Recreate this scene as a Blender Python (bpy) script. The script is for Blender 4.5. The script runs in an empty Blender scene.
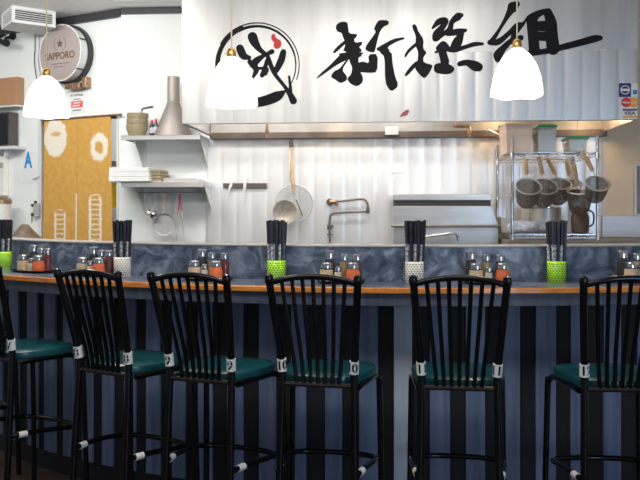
import bpy, bmesh, math, random
from mathutils import Vector, Matrix
random.seed(7)
PI = math.pi
R = math.radians
C = bpy.context.scene.collection

# ------------------------------------------------------------------ camera, world, light, exposure
CAM_Z = 1.368
F = 800.0            # focal length in pixels of a 640 px wide frame
HZ = 216.0           # horizon row
cd = bpy.data.cameras.new('camera'); cam = bpy.data.objects.new('camera', cd); C.objects.link(cam)
cam.location = (0, 0, CAM_Z); cam.rotation_euler = (PI/2, 0, 0)
cd.sensor_width = 36; cd.lens = 36*F/640; cd.shift_y = -(240-HZ)/640
cd.clip_start = 0.05; cd.clip_end = 60
cd.dof.use_dof = True; cd.dof.focus_distance = 3.15; cd.dof.aperture_fstop = 9
bpy.context.scene.camera = cam
vs = bpy.context.scene.view_settings
vs.view_transform = 'Standard'; vs.look = 'None'; vs.gamma = 1; vs.use_curve_mapping = False
vs.exposure = 0.0
w = bpy.data.worlds.new('daylight'); bpy.context.scene.world = w; w.use_nodes = True
w.node_tree.nodes['Background'].inputs[0].default_value = (0.80, 0.88, 1.0, 1)
w.node_tree.nodes['Background'].inputs[1].default_value = 0.24

def area(name, loc, target, sx, sy, power, col):
    l = bpy.data.lights.new(name, 'AREA'); l.shape = 'RECTANGLE'; l.size = sx; l.size_y = sy
    l.energy = power; l.color = col
    o = bpy.data.objects.new(name, l); C.objects.link(o); o.location = loc
    o.rotation_euler = (Vector(target)-Vector(loc)).to_track_quat('-Z', 'Y').to_euler()
    return o
# kitchen ceiling tubes over the cooks' aisle, an added fill for the left wall, and the shop front window behind the camera to the right
area('kitchen_ceiling_and_fill', (-1.75, 4.35, 2.80), (-1.9, 5.9, 1.6), 1.1, 0.5, 28, (1.0, 0.985, 0.95))
area('kitchen_ceiling_and_fill', (0.3, 3.7, 2.86), (0.2, 4.6, 0.8), 1.8, 0.5, 9, (1.0, 0.97, 0.93))
area('kitchen_ceiling_and_fill', (-3.0, 4.6, 2.82), (-2.2, 6.2, 1.4), 0.9, 0.5, 21, (1.0, 0.98, 0.95))  # lamp added out of view to brighten the left wall
area('dining_ceiling_light', (-0.6, 1.9, 2.86), (-0.6, 3.4, 0.8), 3.0, 0.5, 50, (1.0, 0.97, 0.93))
area('window_light', (2.6, -2.2, 1.3), (0.9, 3.5, 0.6), 1.4, 1.6, 62, (0.52, 0.72, 1.0))
area('under_hood_light', (-0.05, 5.25, 2.30), (-0.05, 5.75, 1.3), 1.7, 0.12, 17, (1.0, 0.98, 0.95))
area('back_room_light', (-1.75, 6.8, 2.8), (-1.75, 6.8, 0), 0.5, 0.5, 10, (1, 0.98, 0.95))

# ------------------------------------------------------------------ materials
def mat(name, col, rough=0.5, metal=0.0, var=0.06, nscale=6.0, bump=0.0, bscale=40, emit=None, estr=0, alpha=None, trans=0, coat=0, stretch=(1, 1, 1), col2=None, spec=None):
    m = bpy.data.materials.new(name); m.use_nodes = True
    nt = m.node_tree; p = nt.nodes['Principled BSDF']
    tc = nt.nodes.new('ShaderNodeTexCoord'); mp = nt.nodes.new('ShaderNodeMapping'); mp.inputs['Scale'].default_value = stretch
    nt.links.new(tc.outputs['Object'], mp.inputs['Vector'])
    n = nt.nodes.new('ShaderNodeTexNoise'); n.inputs['Scale'].default_value = nscale; n.inputs['Detail'].default_value = 5
    nt.links.new(mp.outputs[0], n.inputs['Vector'])
    r = nt.nodes.new('ShaderNodeValToRGB')
    c2 = col2 if col2 else tuple(min(1, c*(1+var)) for c in col)
    c1 = col if col2 else tuple(c*(1-var) for c in col)
    r.color_ramp.elements[0].color = (*c1, 1); r.color_ramp.elements[0].position = 0.35
    r.color_ramp.elements[1].color = (*c2, 1); r.color_ramp.elements[1].position = 0.65
    nt.links.new(n.outputs['Fac'], r.inputs[0]); nt.links.new(r.outputs[0], p.inputs['Base Color'])
    p.inputs['Roughness'].default_value = rough; p.inputs['Metallic'].default_value = metal
    if spec is not None: p.inputs['Specular IOR Level'].default_value = spec
    if coat: p.inputs['Coat Weight'].default_value = coat; p.inputs['Coat Roughness'].default_value = 0.12
    if alpha is not None: p.inputs['Alpha'].default_value = alpha
    if trans: p.inputs['Transmission Weight'].default_value = trans
    if emit: p.inputs['Emission Color'].default_value = (*emit, 1); p.inputs['Emission Strength'].default_value = estr
    if bump:
        b = nt.nodes.new('ShaderNodeBump'); b.inputs['Strength'].default_value = bump; b.inputs['Distance'].default_value = 0.004
        n2 = nt.nodes.new('ShaderNodeTexNoise'); n2.inputs['Scale'].default_value = bscale
        nt.links.new(mp.outputs[0], n2.inputs['Vector']); nt.links.new(n2.outputs['Fac'], b.inputs['Height'])
        nt.links.new(b.outputs[0], p.inputs['Normal'])
    return m

M = {}
M['paint'] = mat('white_wall_paint', (0.86, 0.89, 0.87), 0.6, var=0.02, nscale=2)
M['ceil'] = mat('ceiling_paint', (0.88, 0.88, 0.86), 0.8, var=0.04, nscale=30, bump=0.3)
M['beige'] = mat('beige_wall_paint', (0.88, 0.75, 0.59), 0.6, var=0.06, nscale=3)
M['floor'] = mat('brown_floor', (0.10, 0.06, 0.04), 0.45, var=0.3, nscale=3, stretch=(1, 8, 1))
M['blacktrim'] = mat('black_trim_paint', (0.035, 0.035, 0.04), 0.45)
M['steel'] = mat('brushed_steel', (0.60, 0.59, 0.57), 0.42, 0.75, var=0.05, nscale=5, stretch=(1, 1, 14))
M['hood'] = mat('hood_steel', (0.66, 0.645, 0.62), 0.36, 0.72, var=0.15, nscale=2.6, stretch=(2.2, 1, 0.22))
M['cladding'] = mat('wall_steel', (0.84, 0.84, 0.83), 0.34, 0.55, var=0.05, nscale=4, stretch=(2.5, 1, 0.3))
M['steeldark'] = mat('worn_dark_steel', (0.13, 0.10, 0.08), 0.4, 0.6, var=0.2)
M['greasy'] = mat('greasy_warm_steel', (0.30, 0.25, 0.20), 0.45, 0.6, var=0.15, nscale=5)
M['chrome'] = mat('polished_chrome', (0.62, 0.62, 0.62), 0.16, 1.0)
M['brass'] = mat('aged_brass', (0.70, 0.42, 0.14), 0.3, 0.9)
M['copper'] = mat('tarnished_copper', (0.42, 0.26, 0.16), 0.35, 0.8, var=0.25, nscale=20)
M['ink'] = mat('black_paint_lettering', (0.010, 0.009, 0.011), 0.45, var=0.1, spec=0.15)
M['red'] = mat('red_paint', (0.75, 0.03, 0.03), 0.4)
M['fadedred'] = mat('faded_red_paint', (0.52, 0.14, 0.16), 0.5, var=0.3, nscale=60)
M['stoolblack'] = mat('black_stool_enamel', (0.003, 0.003, 0.004), 0.16, var=0.2, spec=0.35)
M['railworn'] = mat('worn_black_enamel', (0.012, 0.008, 0.007), 0.3, var=0.5, nscale=50)
M['teal'] = mat('teal_vinyl', (0.006, 0.070, 0.085), 0.28, var=0.15, nscale=9, bump=0.1, bscale=120)
M['tape'] = mat('white_tape', (0.80, 0.79, 0.76), 0.6)
M['walnut'] = mat('varnished_wood_edge', (0.80, 0.27, 0.045), 0.25, var=0.3, nscale=8, stretch=(2, 2, 30), coat=0.5)
M['black'] = mat('matt_black', (0.012, 0.012, 0.014), 0.5)
M['blackgloss'] = mat('gloss_black', (0.010, 0.010, 0.012), 0.15)
M['white'] = mat('white_plastic', (0.82, 0.82, 0.80), 0.4, var=0.02)
M['paper'] = mat('white_paper', (0.85, 0.86, 0.86), 0.7, var=0.02)
M['lime'] = mat('lime_green_plastic', (0.42, 0.84, 0.03), 0.35, var=0.04)
M['cream'] = mat('cream_plastic', (0.90, 0.88, 0.80), 0.4, var=0.03)
M['sleeve'] = mat('black_chopstick_sleeve', (0.022, 0.022, 0.034), 0.45, var=0.4, nscale=60)
M['print'] = mat('silver_print', (0.04, 0.04, 0.06), 0.4, nscale=130, col2=(0.75, 0.78, 0.85))
M['glass'] = mat('clear_glass', (0.35, 0.37, 0.37), 0.05, alpha=0.10, spec=0.8)
M['sesame'] = mat('sesame_seed', (0.72, 0.52, 0.32), 0.8, var=0.3, nscale=300)
M['salt'] = mat('white_pepper', (0.72, 0.68, 0.55), 0.8, var=0.1, nscale=200)
M['chili'] = mat('chili_flakes', (0.85, 0.13, 0.02), 0.6, var=0.4, nscale=250)
M['soy'] = mat('soy_sauce', (0.012, 0.010, 0.014), 0.1)
M['chilioil'] = mat('dark_red_oil', (0.12, 0.008, 0.010), 0.1)
M['vinegar'] = mat('amber_liquid', (0.35, 0.26, 0.12), 0.15)
M['kraft'] = mat('tan_board', (0.44, 0.24, 0.12), 0.6, var=0.04)
M['darkgrey'] = mat('dark_grey_plastic', (0.085, 0.070, 0.062), 0.5)
M['grey'] = mat('grey_plastic', (0.45, 0.45, 0.45), 0.5)
M['bowl'] = mat('olive_beige_plastic', (0.34, 0.28, 0.17), 0.5, var=0.12, nscale=14)
M['handlewood'] = mat('pale_wood_handle', (0.60, 0.42, 0.25), 0.55, var=0.18, nscale=12)
M['redgrip'] = mat('red_rubber', (0.50, 0.03, 0.06), 0.5)
M['bin'] = mat('translucent_peach_plastic', (0.80, 0.62, 0.50), 0.4, var=0.05)
M['lidgreen'] = mat('green_plastic_lid', (0.02, 0.42, 0.12), 0.4)
M['greenbeans'] = mat('packed_grey_contents', (0.34, 0.34, 0.30), 0.4, var=0.4, nscale=60)
M['cloth'] = mat('pale_blue_cloth', (0.58, 0.60, 0.70), 0.85, var=0.2, nscale=30)
M['yellow'] = mat('yellow_plastic', (0.85, 0.55, 0.01), 0.4)
M['blue'] = mat('signal_blue', (0.02, 0.28, 0.62), 0.5)
M['navy'] = mat('navy_ink', (0.02, 0.02, 0.14), 0.4)
M['orange'] = mat('orange_ink', (0.95, 0.42, 0.03), 0.4)
M['signface'] = mat('champagne_sign_face', (0.50, 0.42, 0.40), 0.35, 0.3, var=0.1, nscale=3)
M['signprint'] = mat('brown_sign_print', (0.16, 0.09, 0.05), 0.5)
M['cord'] = mat('pale_cord', (0.75, 0.66, 0.42), 0.6)
M['shade'] = mat('glowing_frosted_glass', (0.9, 0.88, 0.84), 0.5, emit=(1.0, 0.93, 0.84), estr=2.2)
M['mesh'] = mat('fine_wire_mesh', (0.22, 0.18, 0.15), 0.45, 0.6, var=0.5, nscale=90, alpha=0.75)
M['ledge'] = mat('grey_ledge_laminate', (0.40, 0.39, 0.38), 0.4)
M['filter'] = mat('grey_filter_steel', (0.36, 0.34, 0.31), 0.45, 0.5, var=0.15)
M['funnel'] = mat('dull_funnel_steel', (0.36, 0.32, 0.29), 0.5, 0.5)
M['rangesteel'] = mat('range_steel', (0.66, 0.65, 0.63), 0.33, 0.8, var=0.12, nscale=3, stretch=(0.6, 1, 6))
M['pipe'] = mat('dull_brown_pipe', (0.20, 0.16, 0.14), 0.35, 0.6, var=0.2)
M['meshthin'] = mat('skimmer_wire_mesh', (0.45, 0.44, 0.42), 0.4, 0.7, alpha=0.16)
M['duct'] = mat('white_enamel', (0.74, 0.75, 0.74), 0.45, var=0.03)

def marble():
    m = mat('blue_grey_marbled_laminate', (0.05, 0.07, 0.10), 0.28, var=0.1)
    nt = m.node_tree; p = nt.nodes['Principled BSDF']
    tc = nt.nodes.new('ShaderNodeTexCoord')
    n = nt.nodes.new('ShaderNodeTexNoise'); n.inputs['Scale'].default_value = 9; n.inputs['Detail'].default_value = 8; n.inputs['Distortion'].default_value = 1.6; n.inputs['Roughness'].default_value = 0.62
    nt.links.new(tc.outputs['Object'], n.inputs['Vector'])
    r = nt.nodes.new('ShaderNodeValToRGB'); e = r.color_ramp.elements
    e[0].position = 0.33; e[0].color = (0.030, 0.042, 0.075, 1); e[1].position = 0.68; e[1].color = (0.30, 0.35, 0.43, 1)
    x = e.new(0.5); x.color = (0.10, 0.135, 0.205, 1)
    nt.links.new(n.outputs['Fac'], r.inputs[0]); nt.links.new(r.outputs[0], p.inputs['Base Color'])
    return m
M['marble'] = marble()

def boardmat(name, c1, c2, rough):
    return mat(name, c1, rough, col2=c2, nscale=5, stretch=(6, 6, 0.4), bump=0.15, bscale=30)
M['board'] = boardmat('blue_grey_stained_board', (0.095, 0.13, 0.22), (0.155, 0.20, 0.32), 0.42)
M['sheenboard'] = boardmat('painted_sheen_board', (0.42, 0.48, 0.56), (0.54, 0.60, 0.68), 0.42)  # board colour made paler to paint in a gloss reflection
M['apron'] = boardmat('slate_stained_apron', (0.055, 0.065, 0.095), (0.10, 0.115, 0.16), 0.4)
M['darkboard'] = boardmat('black_recess_board', (0.004, 0.004, 0.006), (0.006, 0.006, 0.009), 0.75)

# ------------------------------------------------------------------ helpers
def frames(pts):
    ts = []
    n = len(pts)
    for i in range(n):
        a = pts[max(i-1, 0)]; b = pts[min(i+1, n-1)]
        t = (b-a); t = t.normalized() if t.length > 1e-9 else Vector((0, 0, 1)); ts.append(t)
    up = Vector((0, 0, 1)) if abs(ts[0].z) < 0.9 else Vector((1, 0, 0))
    nrm = (up - ts[0]*up.dot(ts[0])).normalized(); out = []
    for t in ts:
        nrm = nrm - t*nrm.dot(t)
        nrm = nrm.normalized() if nrm.length > 1e-6 else t.orthogonal().normalized()
        out.append((nrm, t.cross(nrm)))
    return out

def smooth_path(pts, n=6):
    P = [Vector(p) for p in pts]; out = []
    for i in range(len(P)-1):
        p0 = P[max(i-1, 0)]; p1 = P[i]; p2 = P[i+1]; p3 = P[min(i+2, len(P)-1)]
        for k in range(n):
            t = k/n
            out.append(0.5*((2*p1)+(p2-p0)*t+(2*p0-5*p1+4*p2-p3)*t*t+(3*p1-p0-3*p2+p3)*t**3))
    out.append(P[-1]); return out

class MB:
    def __init__(s): s.bm = bmesh.new(); s.slot = 0
    def _v(s, p): return s.bm.verts.new(p)
    def _f(s, vs):
        try:
            f = s.bm.faces.new(vs); f.material_index = s.slot; return f
        except ValueError: return None
    def box(s, c, d, rz=0, rx=0, ry=0):
        mt = Matrix.Translation(c) @ Matrix.Rotation(rz, 4, 'Z') @ Matrix.Rotation(rx, 4, 'X') @ Matrix.Rotation(ry, 4, 'Y')
        v = [s._v(mt @ Vector((x*d[0]/2, y*d[1]/2, z*d[2]/2))) for x in (-1, 1) for y in (-1, 1) for z in (-1, 1)]
        for q in ((0, 1, 3, 2), (4, 6, 7, 5), (0, 4, 5, 1), (2, 3, 7, 6), (0, 2, 6, 4), (1, 5, 7, 3)): s._f([v[i] for i in q])
        return s
    def span(s, x0, x1, y0, y1, z0, z1): return s.box(((x0+x1)/2, (y0+y1)/2, (z0+z1)/2), (abs(x1-x0), abs(y1-y0), abs(z1-z0)))
    def tube(s, pts, r, seg=8, caps=True, closed=False, sm=0):
        pts = [Vector(p) for p in pts]
        if sm: pts = smooth_path(pts, sm)
        rs = r if isinstance(r, (list, tuple)) else [r]*len(pts)
        if len(rs) != len(pts):
            rr = []
            for i in range(len(pts)):
                t = i/(len(pts)-1)*(len(rs)-1); k = min(int(t), len(rs)-2); rr.append(rs[k]+(rs[k+1]-rs[k])*(t-k))
            rs = rr
        rings = []
        for p, (a, b), q in zip(pts, frames(pts), rs):
            rings.append([s._v(p+(a*math.cos(2*PI*k/seg)+b*math.sin(2*PI*k/seg))*q) for k in range(seg)])
        n = len(rings)
        for i in range(n-1 if not closed else n):
            A = rings[i]; B = rings[(i+1) % n]
            for k in range(seg): s._f([A[k], A[(k+1) % seg], B[(k+1) % seg], B[k]])
        if caps and not closed: s._f(rings[0][::-1]); s._f(rings[-1])
        return s
    def ring(s, c, rad, r, normal=(0, 0, 1), n=28, seg=6):
        q = Vector(normal).to_track_quat('Z', 'Y'); c = Vector(c)
        pts = [c + q @ Vector((rad*math.cos(2*PI*k/n), rad*math.sin(2*PI*k/n), 0)) for k in range(n)]
        qn = q @ Vector((0, 0, 1)); rings = []
        for p in pts:
            o = (p-c).normalized()
            rings.append([s._v(p+(o*math.cos(2*PI*k/seg)+qn*math.sin(2*PI*k/seg))*r) for k in range(seg)])
        for i in range(n):
            A = rings[i]; B = rings[(i+1) % n]
            for k in range(seg): s._f([A[k], B[k], B[(k+1) % seg], A[(k+1) % seg]])
        return s
    def lathe(s, prof, seg=24, c=(0, 0, 0), mtx=None, wave=0, nwave=5, caps=True):
        rings = []; c = Vector(c)
        for j, (r, z) in enumerate(prof):
            ring = []
            for k in range(seg):
                a = 2*PI*k/seg
                zz = z + (wave*math.sin(nwave*a) if (wave and j == wave_idx(prof)) else 0)
                p = Vector((r*math.cos(a), r*math.sin(a), zz))
                if mtx: p = mtx @ p
                ring.append(s._v(p+c))
            rings.append(ring)
        for A, B in zip(rings, rings[1:]):
            for k in range(seg): s._f([A[k], A[(k+1) % seg], B[(k+1) % seg], B[k]])
        if caps: s._f(rings[0][::-1]); s._f(rings[-1])
        return s
    def prism(s, poly, y0, y1):       # polygon in x,z extruded along y
        a = [s._v((x, y0, z)) for x, z in poly]; b = [s._v((x, y1, z)) for x, z in poly]; n = len(poly)
        f1 = s._f(a); f2 = s._f(b[::-1])
        for i in range(n): s._f([a[i], b[i], b[(i+1) % n], a[(i+1) % n]])
        return s
    def prismz(s, poly, z0, z1):
        a = [s._v((x, y, z0)) for x, y in poly]; b = [s._v((x, y, z1)) for x, y in poly]; n = len(poly)
        s._f(a[::-1]); s._f(b)
        for i in range(n): s._f([a[i], a[(i+1) % n], b[(i+1) % n], b[i]])
        return s
    def build(s, name, m, parent=None, bevel=0, smooth=False, seg=2, loc=None):
        bmesh.ops.recalc_face_normals(s.bm, faces=s.bm.faces)
        me = bpy.data.meshes.new(name); s.bm.to_mesh(me); s.bm.free()
        o = bpy.data.objects.new(name, me); C.objects.link(o)
        for q in (m if isinstance(m, list) else [m]): me.materials.append(q)
        if parent: o.parent = parent
        if loc: o.location = loc
        if smooth:
            me.shade_smooth()
            md = o.modifiers.new('edges', 'EDGE_SPLIT'); md.split_angle = R(38)
        if bevel:
            md = o.modifiers.new('bevel', 'BEVEL'); md.width = bevel; md.segments = seg; md.limit_method = 'ANGLE'; md.angle_limit = R(40)
        return o
def wave_idx(prof): return 0

def thing(name, label, cat, loc=(0, 0, 0), rz=0, group=None):
    o = bpy.data.objects.new(name, None); C.objects.link(o); o.empty_display_size = 0.05
    o.location = loc; o.rotation_euler = (0, 0, rz); tag(o, label, cat, group); return o
def tag(o, label, cat, group=None):
    o['label'] = label; o['category'] = cat
    if group: o['group'] = group
    return o
def struct(o): o['kind'] = 'structure'; return o
def copy_tree(o, parent=None):
    c = o.copy(); C.objects.link(c)
    if parent: c.parent = parent
    for ch in list(o.children): copy_tree(ch, c)
    return c

def text_mesh(s, size, extrude=0.0006, align='CENTER', sx=1.0, bold=0.0):
    cu = bpy.data.curves.new('t', 'FONT'); cu.body = s; cu.size = size; cu.extrude = extrude; cu.align_x = align; cu.align_y = 'CENTER'; cu.offset = bold
    cu.resolution_u = 4
    o = bpy.data.objects.new('t', cu); C.objects.link(o); bpy.context.view_layer.update()
    me = bpy.data.meshes.new_from_object(o.evaluated_get(bpy.context.evaluated_depsgraph_get()))
    bpy.data.objects.remove(o); bpy.data.curves.remove(cu)
    for v in me.vertices: x, y, z = v.co; v.co = (x*sx, -z, y)      # stands up, facing -y
    return me
def text(name, s, size, m, parent, loc, sx=1.0, rz=0, bold=0.0, extrude=0.0006):
    me = text_mesh(s, size, sx=sx, bold=bold, extrude=extrude); me.materials.clear(); me.materials.append(m)
    o = bpy.data.objects.new(name, me); C.objects.link(o); o.parent = parent; o.location = loc; o.rotation_euler = (0, 0, rz); return o

class Frame:       # a vertical wall's own coordinates: a along it to the right, b away from the camera
    def __init__(s, ox, oy, ang):
        s.o = (ox, oy); s.ang = ang; s.u = (math.cos(ang), math.sin(ang)); s.v = (-math.sin(ang), math.cos(ang))
    def a(s, px, b=0):
        t = (px-320)/F
        return (t*(s.o[1]+b*s.v[1]) - s.o[0] - b*s.v[0])/(s.u[0]-t*s.u[1])
    def D(s, px, b=0): return s.o[1] + s.a(px, b)*s.u[1] + b*s.v[1]
    def z(s, px, py, b=0): return CAM_Z + (HZ-py)/F*s.D(px, b)
    def P(s, a, b=0, z=0): return Vector((s.o[0]+a*s.u[0]+b*s.v[0], s.o[1]+a*s.u[1]+b*s.v[1], z))
K = Frame(0, 5.8, R(-4.5))             # the kitchen's back wall
LW = Frame(-1.468, 5.93, R(-27.7))     # the slanting wall on the left

# the curved bar: concentric arcs about this centre
BC = (0.62, 7.0)
def arcp(r, th, z=0): return Vector((BC[0]+r*math.sin(th), BC[1]-r*math.cos(th), z))
def bar_th(px, r):
    t = (px-320)/F; best = None
    # (tD-cx)^2+(D-cy)^2=r^2, nearer root
    A = t*t+1; B = -2*(t*BC[0]+BC[1]); Q = BC[0]**2+BC[1]**2-r*r
    D = (-B-math.sqrt(max(B*B-4*A*Q, 0)))/(2*A)
    return math.atan2(t*D-BC[0], BC[1]-D)

def arcband(mb, r0, r1, z0, z1, t0, t1, n):
    rows = []
    for i in range(n+1):
        th = t0+(t1-t0)*i/n
        rows.append([mb._v(arcp(r, th, z)) for r, z in ((r0, z0), (r1, z0), (r1, z1), (r0, z1))])
    for A, B in zip(rows, rows[1:]):
        for k in range(4): mb._f([A[k], A[(k+1) % 4], B[(k+1) % 4], B[k]])
    mb._f(rows[0]); mb._f(rows[-1][::-1])

# ------------------------------------------------------------------ structure
CEIL = 2.90
mb = MB(); mb.span(-5, 4.2, -3, 9, -0.05, 0); struct(mb.build('floor', M['floor']))
mb = MB(); mb.span(-5, 4.2, 0.6, 9, CEIL, CEIL+0.05); struct(mb.build('ceiling', M['ceil']))

def wallroot(name, fr):
    return None
def place(o, fr, a=0, b=0, z=0):
    o.location = fr.P(a, b, z); o.rotation_euler = (0, 0, fr.ang); return o
a_cor = K.a(122); a_clad0 = K.a(206); a_clad1 = K.a(603)
mb = MB(); mb.span(a_cor-0.02, a_clad1+0.02, 0, 0.1, 0, CEIL)
struct(place(mb.build('wall_back', M['paint']), K))
mb = MB(); mb.span(a_clad1+0.02, 3.4, 0, 0.1, 0, CEIL)
struct(place(mb.build('wall_back_right', M['beige']), K))
# fluted steel sheets on the back wall behind the range
def fluted(mb, a0, a1, z0, z1, b, period, depth, back):
    n = int(round((a1-a0)/period)); cols = []
    for i in range(n):
        for k in range(10):
            t = k/10; x = a0+(i+t)*(a1-a0)/n
            cols.append((x, b+depth*(1-(4*t*(1-t))**0.6)))
    cols.append((a1, b+depth))
    rows = [(mb._v((x, y, z0)), mb._v((x, y, z1))) for x, y in cols]
    for (p, q), (r, s) in zip(rows, rows[1:]): mb._f([p, r, s, q])
    e0 = mb._v((a0, back, z0)); e1 = mb._v((a0, back, z1)); e2 = mb._v((a1, back, z0)); e3 = mb._v((a1, back, z1))
    mb._f([rows[0][0], rows[0][1], e1, e0]); mb._f([rows[-1][0], e2, e3, rows[-1][1]])
mb = MB(); fluted(mb, a_clad0, a_clad1, 0.9, 2.5, -0.012, 0.114, 0.005, -0.001)
clad = struct(place(mb.build('wall_cladding', M['cladding'], smooth=True), K))

dl = LW.a(42); dr = LW.a(117.5); dtop = LW.z(80, 119)
mb = MB()
mb.span(-2.6, dl, 0, 0.1, 0, CEIL); mb.span(dl, dr, 0, 0.1, dtop, CEIL); mb.span(dr, 0.02, 0, 0.1, 0, CEIL)
struct(place(mb.build('wall_left', M['paint']), LW))
mb = MB(); mb.span(dl-0.03, dl, -0.012, 0.11, 0, dtop+0.02); mb.span(dr, dr+0.015, -0.012, 0.11, 0, dtop+0.02); mb.span(dl, dr, -0.012, 0.11, dtop, dtop+0.02)
struct(place(mb.build('door_1', M['duct']), LW))
mb = MB(); mb.span(-1.6, 1.2, 1.3, 1.4, 0, CEIL)
struct(place(mb.build('wall_storeroom', M['paint']), LW))
# black strip where the walls meet the ceiling
mb = MB(); mb.span(a_cor-0.0, K.a(181, -0.03), -0.03, 0, CEIL-0.045, CEIL-0.002)
struct(place(mb.build('trim_1', M['blacktrim']), K))
mb = MB(); mb.span(-2.6, 0.005, -0.03, 0, CEIL-0.06, CEIL-0.002)
struct(place(mb.build('trim_2', M['blacktrim']), LW))
mb = MB(); mb.span(3.0, 3.1, 2.6, 6.0, 0, CEIL); struct(mb.build('wall_right', M['beige']))

# ------------------------------------------------------------------ the bar
bar = thing('bar_counter', 'long curved bar counter with marbled top, orange wood edge and striped board front', 'counter', arcp(3.5, 0, 0))
def to_bar(o): o.parent = bar; o.matrix_parent_inverse = Matrix.Translation(-bar.location); return o
T0, T1 = R(-60), R(24)
mb = MB(); arcband(mb, 3.37, 3.685, 1.048, 1.070, T0, T1, 90); to_bar(mb.build('countertop', M['marble']))
mb = MB(); arcband(mb, 3.685, 3.703, 1.046, 1.071, T0, T1, 90); to_bar(mb.build('wood_edge', M['walnut'], bevel=0.004))
mb = MB(); arcband(mb, 3.655, 3.68, 0.992, 1.047, T0, T1, 90); to_bar(mb.build('apron', M['apron'], bevel=0.002))
mb = MB(); arcband(mb, 3.44, 3.655, 1.025, 1.047, T0, T1, 60); to_bar(mb.build('underside_board', M['darkboard']))
mb = MB(); arcband(mb, 3.335, 3.37, 0.95, 1.226, T0, T1, 90); to_bar(mb.build('splashback', M['marble']))
mb = MB(); arcband(mb, 3.20, 3.375, 1.226, 1.234, T0, T1, 90); to_bar(mb.build('ledge_cap', M['ledge'], bevel=0.002))
# boards: pixel columns where one board ends and the next begins, turned into angles on the bar's arc
lights = [(9,18),(27,37),(44,55),(63,73),(82,92),(102,113),(124,135),(146,160),(172,185),(198,212),(227,243),(259,276),(291,306),(325,342),(359,378),(430,450),(466,485),(501,520),(536,556),(571,587),(604,621)]
mb = MB()
arcband(mb, 3.40, 3.432, 0.12, 1.03, T0, T1, 90)
mb.slot = 1
for a, b in lights: arcband(mb, 3.430, 3.444, 0.121, 1.025, bar_th(a, 3.444), bar_th(b, 3.444), 2)
th = bar_th(621, 3.444); st = bar_th(621, 3.444)-bar_th(604, 3.444)
for k in range(4): arcband(mb, 3.430, 3.444, 0.121, 1.025, th+st*(1+2*k), th+st*(2+2*k), 2)
th = bar_th(9, 3.444)
for k in range(4): arcband(mb, 3.430, 3.444, 0.121, 1.025, th-st*(2+2*k), th-st*(1+2*k), 2)
mb.slot = 2
arcband(mb, 3.430, 3.445, 0.121, 1.025, bar_th(394, 3.444), bar_th(412, 3.444), 2)  # the one board that carries the painted reflection
to_bar(mb.build('board_front', [M['darkboard'], M['board'], M['sheenboard']]))
mb = MB(); arcband(mb, 3.37, 3.40, 0.0, 0.12, T0, T1, 60); to_bar(mb.build('kick_board', M['black']))

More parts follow.
